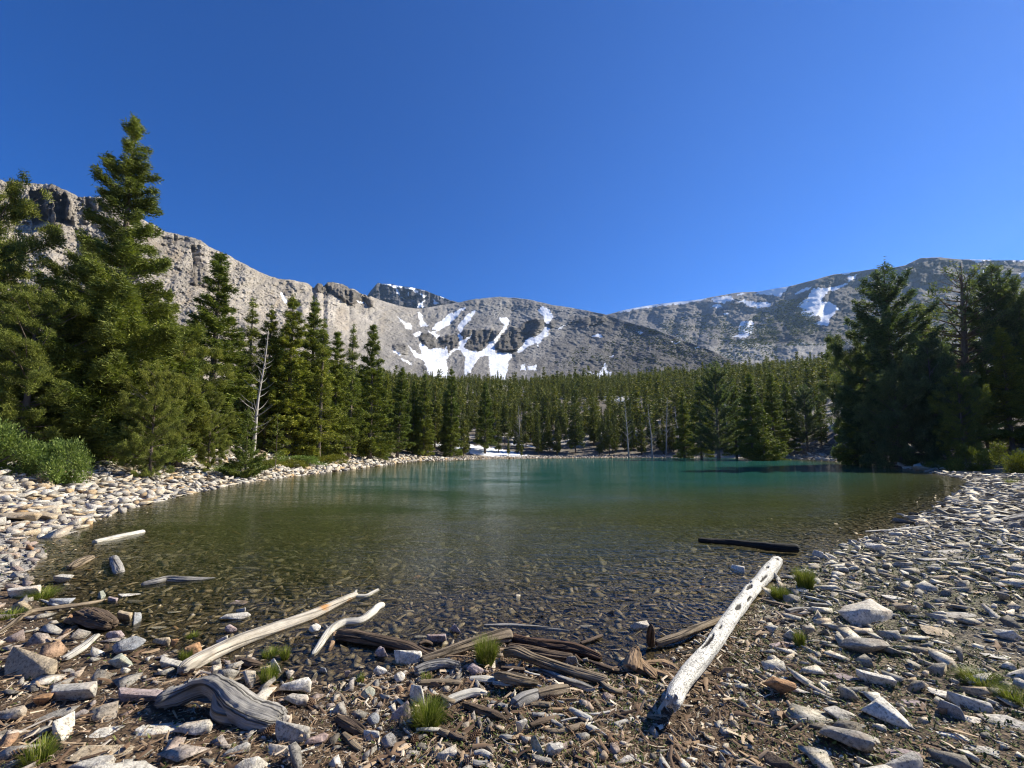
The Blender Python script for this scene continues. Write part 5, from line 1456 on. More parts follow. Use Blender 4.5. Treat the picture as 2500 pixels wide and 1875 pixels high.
# ------------------------------------------------------------------ hand placed rocks: x, y (centre), width, height px, kind, colour, angle deg, label
HERO = [
 (769,1536,36,26,'round','white',0,"smooth round white stone between the long pale log and the crooked white branch"),
 (563,1536,34,30,'round','pinkish grey',0,"round speckled pinkish stone behind the middle of the long pale log"),
 (543,1562,34,30,'wedge','white',20,"pale pointed stone leaning on the back of the long pale log"),
 (667,1629,40,44,'wedge','white',0,"crumpled white pointed rock right of the grey humped stump"),
 (719,1680,72,42,'block','white',0,"bright white block with a shaded notch above the stump's right end"),
 (722,1710,60,30,'block','pale grey',10,"pale flat block under the white notched one"),
 (717,1788,76,52,'block','pale grey',0,"big pale rock just below the broken end of the grey humped stump"),
 (999,1606,60,46,'block','white',0,"big cream coloured block between the dark wet log and the crumpled grey chunk"),
 (932,1596,44,34,'block','pinkish grey',0,"grey pink block in front of the dark wet log"),
 (928,1637,38,38,'round','white',0,"pale rounded rock below the pink grey block"),
 (976,1652,34,36,'round','white',10,"small whitish egg shaped rock left of the crumpled grey chunk"),
 (978,1736,52,66,'wedge','pinkish grey',90,"tall upright grey wedge left of the middle grass tuft"),
 (1014,1702,46,54,'wedge','white',60,"tall cream and grey rock behind the middle grass tuft"),
 (833,1733,44,36,'block','grey',0,"small square grey block beside the dark log piece"),
 (912,1757,38,34,'round','bluish grey',0,"bluish rounded rock between the dark log piece and the tall grey wedge"),
 (908,1794,34,32,'block','white',0,"white block under the bluish rounded rock"),
 (950,1810,46,44,'round','bluish grey',0,"rounded blue and white rock below the middle grass tuft"),
 (900,1694,42,30,'round','greenish grey',0,"greenish oval rock left of the tall cream rock"),
 (1161,1636,50,32,'round','pinkish grey',0,"rounded brown grey boulder left of the big grass tuft"),
 (1112,1537,38,28,'block','pinkish grey',20,"pink block standing in the shallow water above the bent tan log"),
 (1064,1562,44,28,'block','pinkish grey',0,"mauve block at the water's edge above the bent tan log"),
 (1025,1552,34,16,'slab','pale grey',0,"flat grey slab in the shallows left of the mauve block"),
 (1307,1828,42,62,'wedge','greenish grey',30,"tall pointed greenish rock near the bottom edge"),
 (1354,1840,48,40,'block','white',0,"cream block right of the tall pointed rock at the bottom edge"),
 (1272,1786,52,46,'wedge','pale grey',80,"pale leaning rock with a sharp corner above the tall pointed one"),
 (1322,1862,42,26,'block','grey',0,"low grey rock at the bottom edge below the tall pointed one"),
 (1246,1640,22,16,'block','tan',0,"small tan rock right of the big grass tuft"),
 (1395,1616,30,26,'wedge','grey',20,"little grey wedge stuck behind the big grooved log"),
 (1090,1842,46,30,'block','pale grey',0,"pale block at the bottom edge below the tuft's right side"),
 (1060,1788,26,20,'wedge','pinkish grey',0,"small rock hidden at the foot of the middle tuft"),
 (85,1622,128,64,'block','tan',8,"biggest rock on the left, a tan flat topped block"),
 (171,1697,98,50,'block','pale grey',-10,"large grey wedge shaped rock below the big tan block"),
 (97,1716,52,34,'block','orange brown',0,"orange rock left of the large grey wedge"),
 (140,1736,78,30,'slab','grey',-15,"dark slate like slab below the large grey wedge"),
 (22,1748,66,40,'block','pale grey',0,"pale grey rock at the left edge above the bottom litter"),
 (333,1703,92,34,'block','pinkish grey',-15,"pinkish boulder touching the left tip of the grey humped stump"),
 (262,1740,84,32,'block','grey',0,"flat topped dark grey boulder below the pinkish one"),
 (260,1782,68,26,'slab','white',-20,"pale slab alone in the needle litter on the left"),
 (405,1770,100,42,'slab','white',-20,"big pale slab under the grey humped stump"),
 (470,1782,80,40,'block','pale grey',0,"low grey boulder half buried under the grey humped stump"),
 (315,1578,86,42,'round','bluish grey',0,"big blue grey boulder at the waterline on the left"),
 (393,1566,38,42,'block','tan',0,"upright tan block right of the blue boulder"),
 (422,1575,28,26,'wedge','orange brown',0,"small orange wedge beside the upright tan block"),
 (295,1617,74,34,'block','greenish grey',-5,"cream green faceted rock below the blue boulder"),
 (411,1624,56,28,'block','pale grey',0,"grey block touching the lower end of the long pale log"),
 (281,1552,38,26,'round','pinkish grey',0,"pinkish speckled stone left of the blue boulder"),
 (52,1484,64,36,'block','tan',0,"pale orange block by the grass at the left water edge"),
 (246,1455,44,26,'wedge','greenish grey',40,"pale pointed stone in the shallows above the long curving root"),
 (321,1448,56,26,'slab','white',-30,"white tilted stone in the shallows below the twisted sunk log"),
 (333,1466,36,14,'slab','grey',0,"low grey stone behind the white tilted one"),
 (150,1469,44,20,'block','bluish grey',0,"blue grey stone in the water left of the pale pointed one"),
 (146,1417,54,28,'block','pale grey',0,"block with one dark and one white face in the left shallows"),
 (52,1448,64,32,'block','white',-20,"dark sided rock with a white top at the left water edge"),
 (175,1513,40,34,'block','orange brown',0,"rusty block just left of the brown stump block"),
 (300,1506,38,34,'block','tan',0,"tan and pink rock right of the brown stump block"),
 (333,1512,52,34,'wedge','bluish grey',60,"blue slanting rock in the shallows right of the tan and pink one"),
 (272,1466,26,18,'block','pinkish grey',0,"pink stone at the water end of the long curving root"),
 (385,1530,36,14,'slab','white',-10,"small flat white stone in the left shallows"),
 (590,1489,36,22,'wedge','grey',10,"small dark wet rock in the shallows left of the pale log's fork"),
 (573,1507,60,20,'block','pale grey',-20,"grey and orange slab lying in the water behind the long pale log"),
 (588,1468,44,16,'slab','pinkish grey',-10,"pale pink slab just under the water behind the long pale log"),
 (430,1492,30,12,'slab','white',-20,"white sliver of rock in the left shallows"),
 (243,1832,140,44,'slab','tan',-8,"large tan pitted slab near the bottom left corner"),
 (225,1868,90,30,'block','pale grey',0,"pale block at the bottom edge under the tan pitted slab"),
 (575,1836,56,26,'block','pale grey',-20,"pale rock near the bottom edge below the grey humped stump"),
 (690,1832,60,26,'block','pale grey',0,"pale rock near the bottom edge beneath the broken stump end"),
 (770,1810,48,28,'block','pinkish grey',-30,"rosy faceted rock near the bottom edge left of the brown split piece"),
 (822,1862,40,26,'block','white',0,"white rock at the bottom edge left of the blue and white one"),
 (695,1756,30,26,'round','white',0,"small round cream stone against the stump's broken end"),
 (845,1652,28,26,'wedge','pinkish grey',0,"pointed grey stone in the little muddy pool"),
 (787,1640,26,18,'wedge','bluish grey',10,"thin blue wedge left of the muddy pool"),
 (1807,1386,74,26,'wedge','white',90,"winged white rock at the waterline beside the long white log's tip"),
 (1923,1411,34,14,'block','grey',0,"dark block right of the long white log's tip"),
 (1490,1496,26,20,'wedge','dark brown',0,"little dark brown rock alone in the shallow water"),
 (1562,1528,42,26,'block','pale grey',0,"black and white block in the shallows left of the upright brown stub"),
 (1433,1526,38,16,'slab','pale grey',0,"flat pale slab under the shallows above the woodpile"),
 (2112,1495,120,50,'block','white',-12,"large white layered rock, most prominent on the right beach"),
 (2117,1587,98,44,'block','grey',15,"large dark grey boulder below the white layered rock"),
 (2170,1742,104,54,'block','white',20,"large white boulder with a shaded hollow, lower right"),
 (1906,1684,68,46,'block','orange brown',35,"pinkish brown boulder leaning against a white slab, right of the litter"),
 (1950,1680,48,40,'slab','white',40,"white striped slab leaning on the pinkish brown boulder"),
 (1908,1866,96,34,'block','dark brown',10,"brown boulder at the bottom edge on the right"),
 (2442,1461,66,28,'wedge','grey',90,"dark rounded boulder far right on the beach"),
 (2470,1760,116,34,'slab','pale grey',18,"long pale slab at the right edge"),
 (2063,1648,72,26,'slab','pinkish grey',10,"pink grey triangular slab right of the grassy litter"),
 (2138,1660,60,32,'block','white',20,"striped white rock right of the triangular slab"),
 (2236,1712,58,30,'slab','pinkish grey',20,"rosy four sided slab above the large white boulder's right side"),
 (2329,1790,66,34,'slab','white',30,"oval white slab in the lower right"),
 (2404,1826,86,34,'slab','pale grey',30,"long grey tilted slab in the lower right corner"),
 (2204,1836,76,30,'slab','pinkish grey',25,"dark pinkish slab near the bottom right"),
 (1906,1569,70,22,'slab','pinkish grey',0,"flat pink slab left of the small bright tuft"),
 (1970,1547,54,30,'wedge','grey',30,"grey pyramid shaped rock behind the small bright tuft"),
 (2312,1692,80,32,'slab','white',25,"white rock upper right of the rosy slab"),
 (2320,1738,56,38,'wedge','bluish grey',60,"bluish rock with a small reddish stone before it"),
 (2305,1736,26,30,'block','orange brown',0,"small reddish stone in front of the bluish rock"),
 (2370,1716,66,34,'block','pale grey',30,"faceted pale rock right of the bluish one"),
 (2365,1752,56,30,'slab','white',35,"white slab below the faceted pale rock"),
 (2300,1540,90,26,'slab','tan',20,"broad layered tan rock on the right beach"),
 (2340,1500,84,16,'slab','pale grey',5,"long low slab above the layered tan rock"),
 (2210,1486,58,26,'block','tan',15,"squat tan rock right of the white layered rock"),
 (2265,1478,56,18,'wedge','grey',90,"low dark ridge shaped stone right of the squat tan rock"),
 (2462,1552,60,30,'block','white',20,"white and grey boulder at the right edge"),
 (2440,1600,80,20,'slab','white',5,"pale long slab below the white and grey boulder"),
 (2335,1590,44,20,'slab','white',20,"small bright white slab on the gravel"),
 (2000,1480,34,18,'block','grey',0,"small grey block right of the grey root piece"),
 (2180,1455,60,20,'slab','white',10,"white flat rock above the squat tan rock"),
 (2282,1362,70,16,'slab','pale grey',0,"wide pale slab near the beach's water side"),
 (2320,1345,60,14,'slab','pale grey',5,"wide pale slab a step further from the water"),
 (2475,1354,50,14,'slab','white',5,"bright slab at the right edge of the beach"),
 (2350,1360,44,10,'slab','grey',0,"thin grey slab between two wide pale slabs and the bright edge slab"),
 (1996,1355,40,20,'wedge','white',70,"jagged white stone at the tip of the right beach"),
 (2140,1338,56,24,'block','white',15,"jagged white rocks edge stone at the beach's waterline"),
 (2330,1222,36,12,'block','pale grey',0,"square stone at the waterline where the right beach curves"),
 (25,1225,60,22,'slab','grey',0,"big flat grey boulder on the pale rock bank at the left edge"),
 (30,1262,110,26,'block','tan',-5,"long tan boulder at the water's edge on the far left"),
 (110,1262,60,22,'block','tan',5,"square tan boulder right of the long tan one"),
 (510,1170,34,14,'block','tan',0,"yellowish boulder on the pale rock bank"),
]
for (x, y, w_, h_, kd, colr, ang, lb) in HERO:
    p = on(x, y + h_ * .30)
    s = w_ * p.y / F
    viewfac = {'block': 1.05, 'slab': 1.0, 'wedge': 1.0, 'round': 1.0}[kd]
    elev = math.atan2(EYE - p.z, p.y)
    hz = h_ * p.y / F
    if kd == 'slab':
        sy = s * .75; sz = max(.25 * s, hz * 1.1)
        add_rock(p, s, sy, sz * 1.0, kd, colr, math.radians(-ang), (random.uniform(-.1, .15), random.uniform(-.12, .12)), lb, .2)
    elif kd == 'wedge' and h_ > w_ * .85:
        add_rock(p, s * 1.15, s * .85, hz * 1.15, kd, colr, math.radians(random.uniform(-30, 30)), (0, random.uniform(-.12, .12)), lb, .15)
    else:
        add_rock(p, s * 1.0, s * .8, min(s, hz * 1.25), kd, colr, math.radians(-ang), (random.uniform(-.12, .12), random.uniform(-.12, .12)), lb, .2)

# ------------------------------------------------------------------ scattered rocks
g = np.random.default_rng(77)
def clear_of(X, Y, s, m=.6):
    ok = np.ones(len(X), bool)
    R = np.array(ROCKS)
    for i0 in range(0, len(X), 4000):
        sl_ = slice(i0, i0 + 4000)
        dd = np.hypot(X[sl_, None] - WXY[None, :, 0], Y[sl_, None] - WXY[None, :, 1])
        ok[sl_] &= (dd > WXY[None, :, 2] * .8 + s[sl_, None] * .35).all(1)
        dd = np.hypot(X[sl_, None] - R[None, :, 0], Y[sl_, None] - R[None, :, 1])
        ok[sl_] &= (dd > (R[None, :, 2] + s[sl_, None] * .5) * m).all(1)
    return ok
def relax(X, Y, s, k=.39):
    """drop stones overlapping bigger ones already kept"""
    o_ = np.argsort(-s); cell = {}; out = []
    cs = .25
    for i in o_:
        c = (int(X[i] // cs), int(Y[i] // cs)); hit = False
        rr = int(s[i] / cs) + 1
        for a in range(-rr, rr + 1):
            for b in range(-rr, rr + 1):
                for j in cell.get((c[0] + a, c[1] + b), ()):
                    if (X[i] - X[j]) ** 2 + (Y[i] - Y[j]) ** 2 < (k * (s[i] + s[j])) ** 2: hit = True; break
                if hit: break
            if hit: break
        if not hit:
            cell.setdefault(c, []).append(i); out.append(i)
    return np.array(out)

# candidates within the visible sector near the camera
N = 190000
u_ = g.random(N)
rr = .9 + 15 * u_ ** 1.25
aa = np.radians(g.uniform(-60, 60, N))
X, Y = rr * np.sin(aa), rr * np.cos(aa)
Z, d, zn = ground(X, Y, True)
px = CX + X / (Y * CP + 1e-6) * F
s = np.clip(g.lognormal(math.log(.055), .58, N), .02, .28)
left = px < 800
land = Z > -.01
n5 = fbm(X * .7, Y * .7, 0, 3, 51)
pr = np.where(land, np.where(left, .95, np.where(px < 1500, .26, np.where(px < 1850, .14, .85))), 0)
pr = np.where(land & (Y < 2.9) & (px < 900), pr * .22, pr)                    # needle litter strip bottom left
pr = np.where(land & (px > 1850), pr * (.6 + .8 * (n5 > -.1)), pr)
pr = pr * np.clip(1.15 - .0 * s, 0, 1)
s = np.where(px < 780, s * 1.28, s)
s = np.where(land & (px > 900) & (px < 1850), np.minimum(s, .085), s)
s = np.where(rr > 6, s * 1.25, s)
k = (g.random(N) < pr) & land
X, Y, Z, s, px, zl = X[k], Y[k], Z[k], s[k], px[k], zn[2][k]
o_ = relax(X, Y, s); X, Y, Z, s, px, zl = X[o_], Y[o_], Z[o_], s[o_], px[o_], zl[o_]
o_ = clear_of(X, Y, s, .75); X, Y, Z, s, px, zl = X[o_], Y[o_], Z[o_], s[o_], px[o_], zl[o_]
app = s / Y
o_ = np.argsort(-app); NR = 175
print("near stones", len(X))
idx = o_[:NR]
s = np.minimum(s, .19)
colkeys = ['pale grey', 'white', 'grey', 'bluish grey', 'pinkish grey', 'tan', 'orange brown', 'greenish grey']
pl = np.array([.26, .17, .17, .08, .13, .10, .04, .05]); prt = np.array([.34, .24, .2, .04, .07, .05, .02, .04])
for i in idx:
    right = px[i] > 1650
    kd = g.choice(['slab', 'block', 'wedge'], p=[.5, .38, .12]) if right else g.choice(['block', 'slab', 'wedge', 'round'], p=[.45, .28, .12, .15])
    colr = g.choice(colkeys, p=prt if right else pl)
    p = Vector((X[i], Y[i], Z[i]))
    hgt = s[i] * (1.0 if kd != 'slab' else .9) * g.uniform(.7, 1.1)
    add_rock(p, s[i] * g.uniform(1, 1.4), s[i] * g.uniform(.8, 1.05), hgt, str(kd), str(colr), g.uniform(-.6, .6) if right else g.uniform(0, 6.28), (g.normal(0, .16), g.normal(0, .16)), None, .25)
rest = o_[NR:]

def rnd_rot(g, n, tilt=.2, az=None):
    R = rotz(g.uniform(0, 6.28, n) if az is None else az)
    tx, ty = g.normal(0, tilt, n), g.normal(0, tilt, n)
    T1 = np.zeros((n, 3, 3)); T1[:, 0, 0] = np.cos(ty); T1[:, 0, 2] = np.sin(ty); T1[:, 1, 1] = 1; T1[:, 2, 0] = -np.sin(ty); T1[:, 2, 2] = np.cos(ty)
    T2 = np.zeros((n, 3, 3)); T2[:, 0, 0] = 1; T2[:, 1, 1] = np.cos(tx); T2[:, 1, 2] = -np.sin(tx); T2[:, 2, 1] = np.sin(tx); T2[:, 2, 2] = np.cos(tx)
    return T1 @ T2 @ R
def stones(name, X, Y, Z, s, mat, lab, flatp=.5, sink=.15, seed=1, hz=1.0):
    g = np.random.default_rng(seed)
    n = len(X)
    wh = np.where(g.random(n) < flatp, g.integers(9, 18, n), np.where(g.random(n) < .85, g.integers(0, 9, n), g.integers(18, 21, n)))
    S = np.stack([s * g.uniform(1, 1.5, n), s * g.uniform(.75, 1.1, n), s * g.uniform(.7, 1.1, n) * hz], -1)
    V, T = merge_inst(PROTO_S, wh, np.stack([X, Y, Z + s * .5 * (.35 - sink) * hz], -1), rnd_rot(g, n), S)
    link(name, mesh_np(name, V, T, [mat]), kind='stuff', cat='stones', label=lab)
r_ = rest
q = px[r_] < 1600
stones("stones", X[r_][q], Y[r_][q], Z[r_][q], s[r_][q], PEB_M, "smaller mixed stones covering the near and left shore", .35, .12, 3)
stones("stones", X[r_][~q], Y[r_][~q], Z[r_][~q], s[r_][~q], GRAVM, "smaller flat grey stones covering the right beach", .55, .15, 4)

# fine gravel
N = 60000
rr = .9 + 9 * g.random(N) ** 1.3; aa = np.radians(g.uniform(-58, 58, N)); X, Y = rr * np.sin(aa), rr * np.cos(aa)
Z = ground(X, Y); px = CX + X / Y * F
s = g.uniform(.010, .028, N)
k = (Z > 0) & (g.random(N) < np.where(px > 1750, .62, .25)); k &= np.nan_to_num(k)
stones("gravel", X[k], Y[k], Z[k], s[k], GRAVM, "fine gravel between the stones", .5, .0, 5)

# right beach beyond, left rock bank, far beach
def band(name, n, xr, yr_, cond, smin, smax, mat, lab, flatp, seed, k=.40, hz=1.0, sink=.12, rexp=1.0):
    g = np.random.default_rng(seed)
    X = g.uniform(*xr, n); Y = g.uniform(*yr_, n)
    xp = CX + X / Y * F
    kk = (xp > -160) & (xp < 2660)
    X, Y = X[kk], Y[kk]
    Z, d, zn = ground(X, Y, True)
    kk = cond(X, Y, d, zn, CX + X / Y * F)
    X, Y, Z = X[kk], Y[kk], Z[kk]
    s = smin + (smax - smin) * g.random(len(X)) ** 2.5
    s = s * np.interp(np.hypot(X, Y), [8, 25, 60], [1, 1.2, 1.8])
    o_ = relax(X, Y, s, k)
    X, Y, Z, s = X[o_], Y[o_], Z[o_], s[o_]
    c_ = clear_of(X, Y, s, .7)
    X, Y, Z, s = X[c_], Y[c_], Z[c_], s[c_]
    print(name, len(X))
    stones(name, X, Y, Z, s, mat, lab, flatp, sink, seed, hz)
band("bank_stones", 90000, (-34, -7), (8.5, 34), lambda X, Y, d, zn, xp: (d > -.5) & (d < 6.5) & (xp < 900) & (zn[2] > .35), .08, .40, TALUS_M, "pale broken rocks of the sloping left bank", .5, 21, .36, .95, .1)
band("bank_stones", 40000, (-30, 0), (28, 80), lambda X, Y, d, zn, xp: (d > -.3) & (d < 6.5) & (xp < 1260), .12, .5, TALUS_M, "pale rocks along the far left shore", .5, 22, .4, 1.0)
band("talus", 30000, (-45, -10), (17, 40), lambda X, Y, d, zn, xp: (d > 5) & (d < 22) & (fbm(X * .22, Y * .22, 0, 2, 9) > .0), .15, .6, TALUS_M, "pale rubble on the slope between the left trees", .4, 23, .5)
band("beach_stones", 60000, (5, 34), (8, 34), lambda X, Y, d, zn, xp: (d > -.3) & (d < 11) & (xp > 1900) & (np.hypot(X, Y) > 14), .08, .34, GRAVM, "flat grey stones of the right beach further off", .85, 24, .38, .8)
band("beach_stones", 40000, (20, 75), (34, 95), lambda X, Y, d, zn, xp: (d > -.2) & (d < 12) & (xp > 1850), .2, .7, GRAVM, "grey stones of the shaded far right shore", .6, 25, .6)
band("beach_stones", 26000, (-25, 50), (60, 112), lambda X, Y, d, zn, xp: (d > -.1) & (d < 6) & (xp > 1000) & (xp < 1900), .12, .4, TALUS_M, "pale pebbly strip of the far shore", .6, 26, .5)

# lake bed stones
N = 120000
rr = 2.0 + 30 * g.random(N) ** 1.35; aa = np.radians(g.uniform(-60, 60, N)); X, Y = rr * np.sin(aa), rr * np.cos(aa)
Z, d, zn = ground(X, Y, True)
s = np.clip(g.lognormal(math.log(.058), .45, N), .028, .26) * np.interp(rr, [4, 12, 30], [1, 1.7, 3.0])
k = (Z <= 0.0) & (d < .3)
X, Y, Z, s = X[k], Y[k], Z[k], s[k]
s = np.minimum(s, np.maximum(-Z, 0) * 1.8 + .07)
o_ = relax(X, Y, s, .37); X, Y, Z, s = X[o_], Y[o_], Z[o_], s[o_]
c_ = clear_of(X, Y, s, .5); X, Y, Z, s = X[c_], Y[c_], Z[c_], s[c_]
print("bed", len(X))
# keep tops below the surface except near the edge
top = np.minimum(s * .3, np.maximum(-Z - .012, .012))
stones("lake_bed_stones", X, Y, Z - s * .02, s, BED_M, "algae brown stones covering the lake bed under the clear shallows", .9, .12, 6, .55)

# labels for the scattered single rocks
from collections import defaultdict
SHAPE = {'block': 'angular', 'slab': 'flat', 'wedge': 'pointed', 'round': 'rounded'}
lab2 = defaultdict(list)
for (o, kd, colr, s0, p) in PEND:
    l = near_landmarks(p.x, p.y, 1)[0]
    vx = p.x / p.y - l[1] / l[2]; vy = p.y - l[2]
    dist = math.hypot(p.x - l[1], p.y - l[2])
    rel = ("in front of" if vy < 0 else "behind") if abs(p.y - l[2]) > abs(p.x - l[1]) else ("right of" if p.x > l[1] else "left of")
    far_ = "close " if dist < .35 else "" if dist < .9 else "well "
    lb = f"{size_word(s0)} {colr} {SHAPE[kd]} rock {far_}{rel} {l[0]}"
    lab2[lb].append(o)
for lb, os_ in lab2.items():
    for o in os_:
        o['label'] = lb
        if len(os_) > 1: o['group'] = lb.replace(' rock ', ' rocks ')

# ------------------------------------------------------------------ grass tufts
def grass_mat():
    nt = NT("grass_blades")
    c = nt.ramp(nt.isl(), [(0, (.08, .12, .012)), (.5, (.17, .22, .022)), (.85, (.27, .29, .05)), (1, (.38, .33, .15))])
    nt.base(c); nt.rough(.5)
    tr = nt.new('ShaderNodeBsdfTranslucent'); nt.l(c, tr.inputs[0])
    m = nt.new('ShaderNodeMixShader'); m.inputs[0].default_value = .35
    nt.l(nt.b.outputs[0], m.inputs[1]); nt.l(tr.outputs[0], m.inputs[2]); nt.l(m.outputs[0], nt.out.inputs[0])
    return nt.m
GRASS_M = grass_mat()
def tuft(x, y, wpx, hpx, n, lb, seed):
    p = on(x, y)
    g = np.random.default_rng(seed)
    R = wpx / 2 * p.y / F; Hh = hpx * p.y / F
    a = g.uniform(0, 6.28, n); r0 = R * .45 * np.sqrt(g.random(n)); out = g.uniform(.15, 1, n) * R * .8
    h = Hh * g.uniform(.5, 1.15, n)
    t = np.linspace(0, 1, 5)
    V, T = [], []
    bx = np.cos(a) * r0; by = np.sin(a) * r0; a2 = a + g.normal(0, .6, n)
    wv = .0022 + .0012 * g.random(n)
    cols = []
    for j, tt in enumerate(t):
        cx = bx + np.cos(a2) * out * tt ** 1.8; cy = by + np.sin(a2) * out * tt ** 1.8; cz = h * (tt - .35 * tt ** 3 * out / (R + 1e-6))
        ww = wv * (1 - tt) + .0003
        sx, sy = -np.sin(a2 + .7), np.cos(a2 + .7)
        cols.append(np.stack([np.stack([cx - sx * ww, cy - sy * ww, cz], -1), np.stack([cx + sx * ww, cy + sy * ww, cz], -1)], 1))
    V = np.stack(cols, 1).reshape(n, 10, 3)
    q = np.array([[2 * j, 2 * j + 1, 2 * j + 3, 2 * j + 2] for j in range(4)])
    T = (q[None] + (np.arange(n) * 10)[:, None, None]).reshape(-1, 4)
    link('grass_tuft', mesh_np('grass_tuft', V.reshape(-1, 3), T, [GRASS_M]), label=lb, cat='grass tuft', loc=(p.x, p.y, p.z - .01))
tuft(1186,1622,84,66,950,"big bright grass tuft growing at the left end of the big grooved log",1)
tuft(1042,1778,110,66,1100,"wide dark green grass tuft in the middle of the near shore",2)
tuft(1966,1438,64,56,800,"tall yellow green grass tuft right of the long white log's tip",3)
tuft(1902,1464,56,36,700,"darker low grass tuft between the white log and the tall yellow green one",4)
tuft(1952,1580,34,44,350,"small bright grass tuft beside the flat pink slab",5)
tuft(98,1462,90,28,600,"sparse grass patch at the left water's edge",6)
tuft(452,1612,40,28,260,"thin grass tuft by the lower end of the long pale log",7)
tuft(660,1606,60,26,260,"thin grass growing in shallow water right of the long pale log",8)
tuft(695,1612,34,36,220,"small grass tuft in the mud behind the crumpled white rock",9)
tuft(655,1672,60,50,420,"grass tuft between the grey humped stump and the white notched block",10)
tuft(90,1868,90,60,420,"grass tuft in the needle litter at the bottom left corner",11)
tuft(2395,1672,120,34,800,"soft grass patch spreading over stones in the lower right",12)
tuft(2480,1716,90,34,500,"grass patch at the right edge below the soft one",13)
tuft(2470,1180,44,16,300,"yellowish grass tuft on the right beach under the junipers",14)
tuft(2352,1124,30,12,200,"small yellow grass tuft on the shaded right shore",15)
tuft(2440,1140,40,14,250,"yellowish grass tuft between the beach and the right edge juniper",16)
tuft(25,1510,70,26,300,"grass poking up between left edge rocks",17)
tuft(470,1560,40,20,160,"thin submerged grass left of the round speckled stone",18)
tuft(1040,1660,40,20,120,"little green sprouts by the short striped log",19)
tuft(880,1668,26,26,120,"little green sprouts by the whitish egg shaped rock",20)

# ------------------------------------------------------------------ litter
def isl_mat(name, stops, rough=.8):
    nt = NT(name); nt.base(nt.ramp(nt.isl(), stops)); nt.rough(rough); return nt.m
LIT_M = isl_mat("needle_litter", [(0, (.06, .038, .024)), (.35, (.16, .10, .06)), (.6, (.29, .20, .12)), (.82, (.45, .34, .22)), (1, (.62, .55, .44))])
GC_M = isl_mat("ground_cover", [(0, (.035, .05, .012)), (.6, (.085, .11, .025)), (1, (.16, .18, .05))])
def litter(name, n, rmax, cond, lmin, lmax, wr, mat, lab, seed, zmax=.02, up=.15, cat='litter', smooth_rocks=True):
    g = np.random.default_rng(seed)
    rr = .8 + rmax * g.random(n) ** 1.2; aa = np.radians(g.uniform(-57, 57, n)); X, Y = rr * np.sin(aa), rr * np.cos(aa)
    Z, d, zn = ground(X, Y, True)
    k = (Z > -.005) & (g.random(n) < cond(X, Y, CX + X / Y * F, zn))
    X, Y, Z = X[k], Y[k], Z[k]; n = len(X)
    l = lmin + (lmax - lmin) * g.random(n) ** 3; w_ = l * wr * g.uniform(.6, 1.5, n)
    l *= np.interp(np.hypot(X, Y), [2, 9], [1, 1.6]); w_ = np.maximum(w_ * np.interp(np.hypot(X, Y), [2, 9], [1, 1.8]), .0012)
    a = g.uniform(0, 6.28, n)
    D = np.stack([np.cos(a), np.sin(a), g.normal(0, up, n)], -1); S = np.stack([-np.sin(a), np.cos(a), g.normal(0, .35, n)], -1); U = np.cross(D, S)
    C = np.stack([X, Y, Z + .004 + zmax * g.random(n) ** 2], -1)
    D *= l[:, None] * .5; S *= w_[:, None] * .5; U = U / np.linalg.norm(U, axis=1)[:, None] * (w_ * .35)[:, None]
    bend = g.normal(0, .18, (n, 1)) * l[:, None] * S / (np.linalg.norm(S, axis=1)[:, None])
    P = [C - D + S, C - D - S, C - D + U, C + bend + S, C + bend - S, C + bend + U, C + D + S * .5, C + D - S * .5, C + D + U * .5]
    V = np.stack(P, 1).reshape(-1, 3)
    f = []
    for b in (0, 3):
        f += [[b, b + 3, b + 5], [b, b + 5, b + 2], [b + 1, b + 2, b + 5], [b + 1, b + 5, b + 4]]
    T = (np.array(f)[None] + (np.arange(n) * 9)[:, None, None]).reshape(-1, 3)
    link(name, mesh_np(name, V, T, [mat]), kind='stuff', cat=cat, label=lab)
nl = lambda X, Y: fbm(X * 1.2, Y * 1.2, 0, 3, 71)
litter("needle_litter", 190000, 8, lambda X, Y, px, zn: np.where(px < 900, np.where(Y < 3.1, 1, .25), np.where(px < 1880, .9, .28)) * np.clip(.8 + nl(X, Y), .3, 1), .012, .06, .055, LIT_M, "brown needles and bark shreds on the near shore", 81, .022)
litter("wood_chips", 26000, 7, lambda X, Y, px, zn: np.where(px < 900, np.where(Y < 3.3, .6, .15), np.where(px < 1900, .9, .12)), .02, .13, .16, LIT_M, "chips and twigs of driftwood on the near shore", 82, .035, .22)
litter("ground_cover", 150000, 11, lambda X, Y, px, zn: np.where((px > 1750) | ((px > 1020) & (px < 1600) & (Y < 3.6)), .9, np.where(px < 800, .12, .1)) * (nl(X + 9, Y) > -.12), .010, .026, .35, GC_M, "tiny green plants between the stones", 83, .022, .7, cat='ground cover')

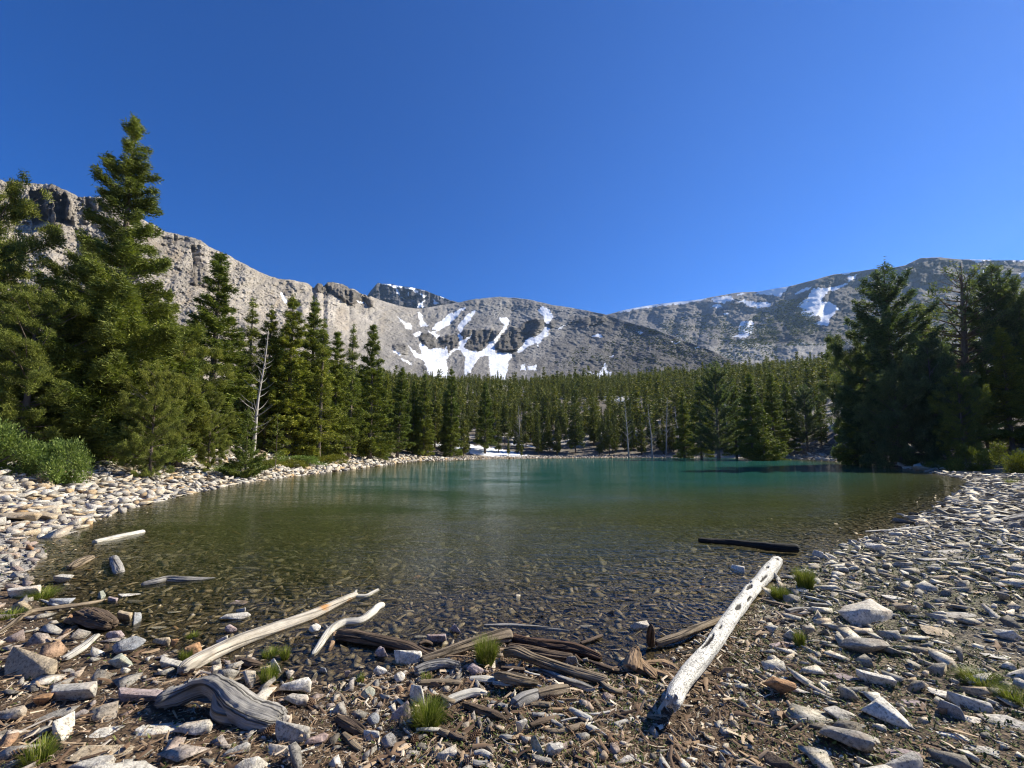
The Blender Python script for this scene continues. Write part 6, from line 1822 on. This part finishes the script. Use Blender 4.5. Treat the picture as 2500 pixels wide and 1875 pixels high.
# ------------------------------------------------------------------ pine cones
def cone_mesh():
    g = np.random.default_rng(3); V, T = [], []; n = 90; off = 0
    core = tube([(0, 0, -.045), (0, 0, -.02), (0, 0, .03), (0, 0, .05)], [.006, .014, .012, .003], 8)
    parts = [core]
    for i in range(n):
        f = i / n; a = i * 2.39996; z = -.045 + .092 * f; r = .016 * math.sin(math.pi * (.12 + .8 * f)) ** .7
        d = np.array([math.cos(a), math.sin(a), 0]); s = np.array([-math.sin(a), math.cos(a), 0]); u = np.array([0, 0, 1.0])
        b = d * r * .4 + u * z; t = d * (r + .011) + u * (z + .006)
        v = np.array([b - s * .003, b + s * .003, t + s * .006, t - s * .006, t * .98 - u * .003])
        parts.append((v, np.array([[0, 1, 2], [0, 2, 3], [3, 2, 4], [0, 3, 4], [1, 4, 2], [0, 4, 1]])))
    V, T = join(parts)
    return mesh_np("pine_cone", V, T, [isl_mat("cone_scales", [(0, (.07, .04, .025)), (1, (.20, .13, .08))])])
CONE = cone_mesh()
CT = [(1012,1815,"beside the rounded blue and white rock"), (1062,1712,"behind the tall cream rock"), (1158,1808,"below the middle grass tuft"), (760,1725,"among rocks right of the grey humped stump"),
      (1345,1712,"under the bark covered log piece"), (1425,1790,"at the right end of the bow shaped root"), (1400,1855,"right of the cream block at the bottom edge"), (655,1795,"below the broken end of the grey humped stump"),
      (1505,1830,"in the litter left of the log's shadow"), (1150,1868,"at the bottom edge below the pale blocks"), (1620,1780,"beside the cut end of the long white log"), (40,1850,"in the needle litter at the bottom left")]
for i, (x, y, t) in enumerate(CT):
    p = on(x, y)
    o = link('pine_cone', CONE, label="brown open pine cone lying " + t, cat='pine cone', group="pine cones on the near shore", loc=(p.x, p.y, p.z + .018))
    o.rotation_euler = (1.45, .2 * (i % 3), i * 1.3)
# ------------------------------------------------------------------ thin blue air between here and the ridges
def haze():
    bm = bmesh.new(); bmesh.ops.create_cube(bm, size=1)
    me = bpy.data.meshes.new('haze'); bm.to_mesh(me); bm.free()
    o = link('haze', me, kind='stuff', label="thin blue mountain air")
    o.scale = (6400, 6400, 1900); o.location = (0, 800, 1900 / 2 - 520)
    m = bpy.data.materials.new('haze'); m.use_nodes = True; t = m.node_tree
    t.nodes.remove(t.nodes['Principled BSDF'])
    v = t.nodes.new('ShaderNodeVolumePrincipled')
    v.inputs['Color'].default_value = (.45, .68, 1, 1); v.inputs['Density'].default_value = .00005; v.inputs['Anisotropy'].default_value = .35
    t.links.new(v.outputs[0], t.nodes['Material Output'].inputs['Volume'])
    me.materials.append(m)
haze()
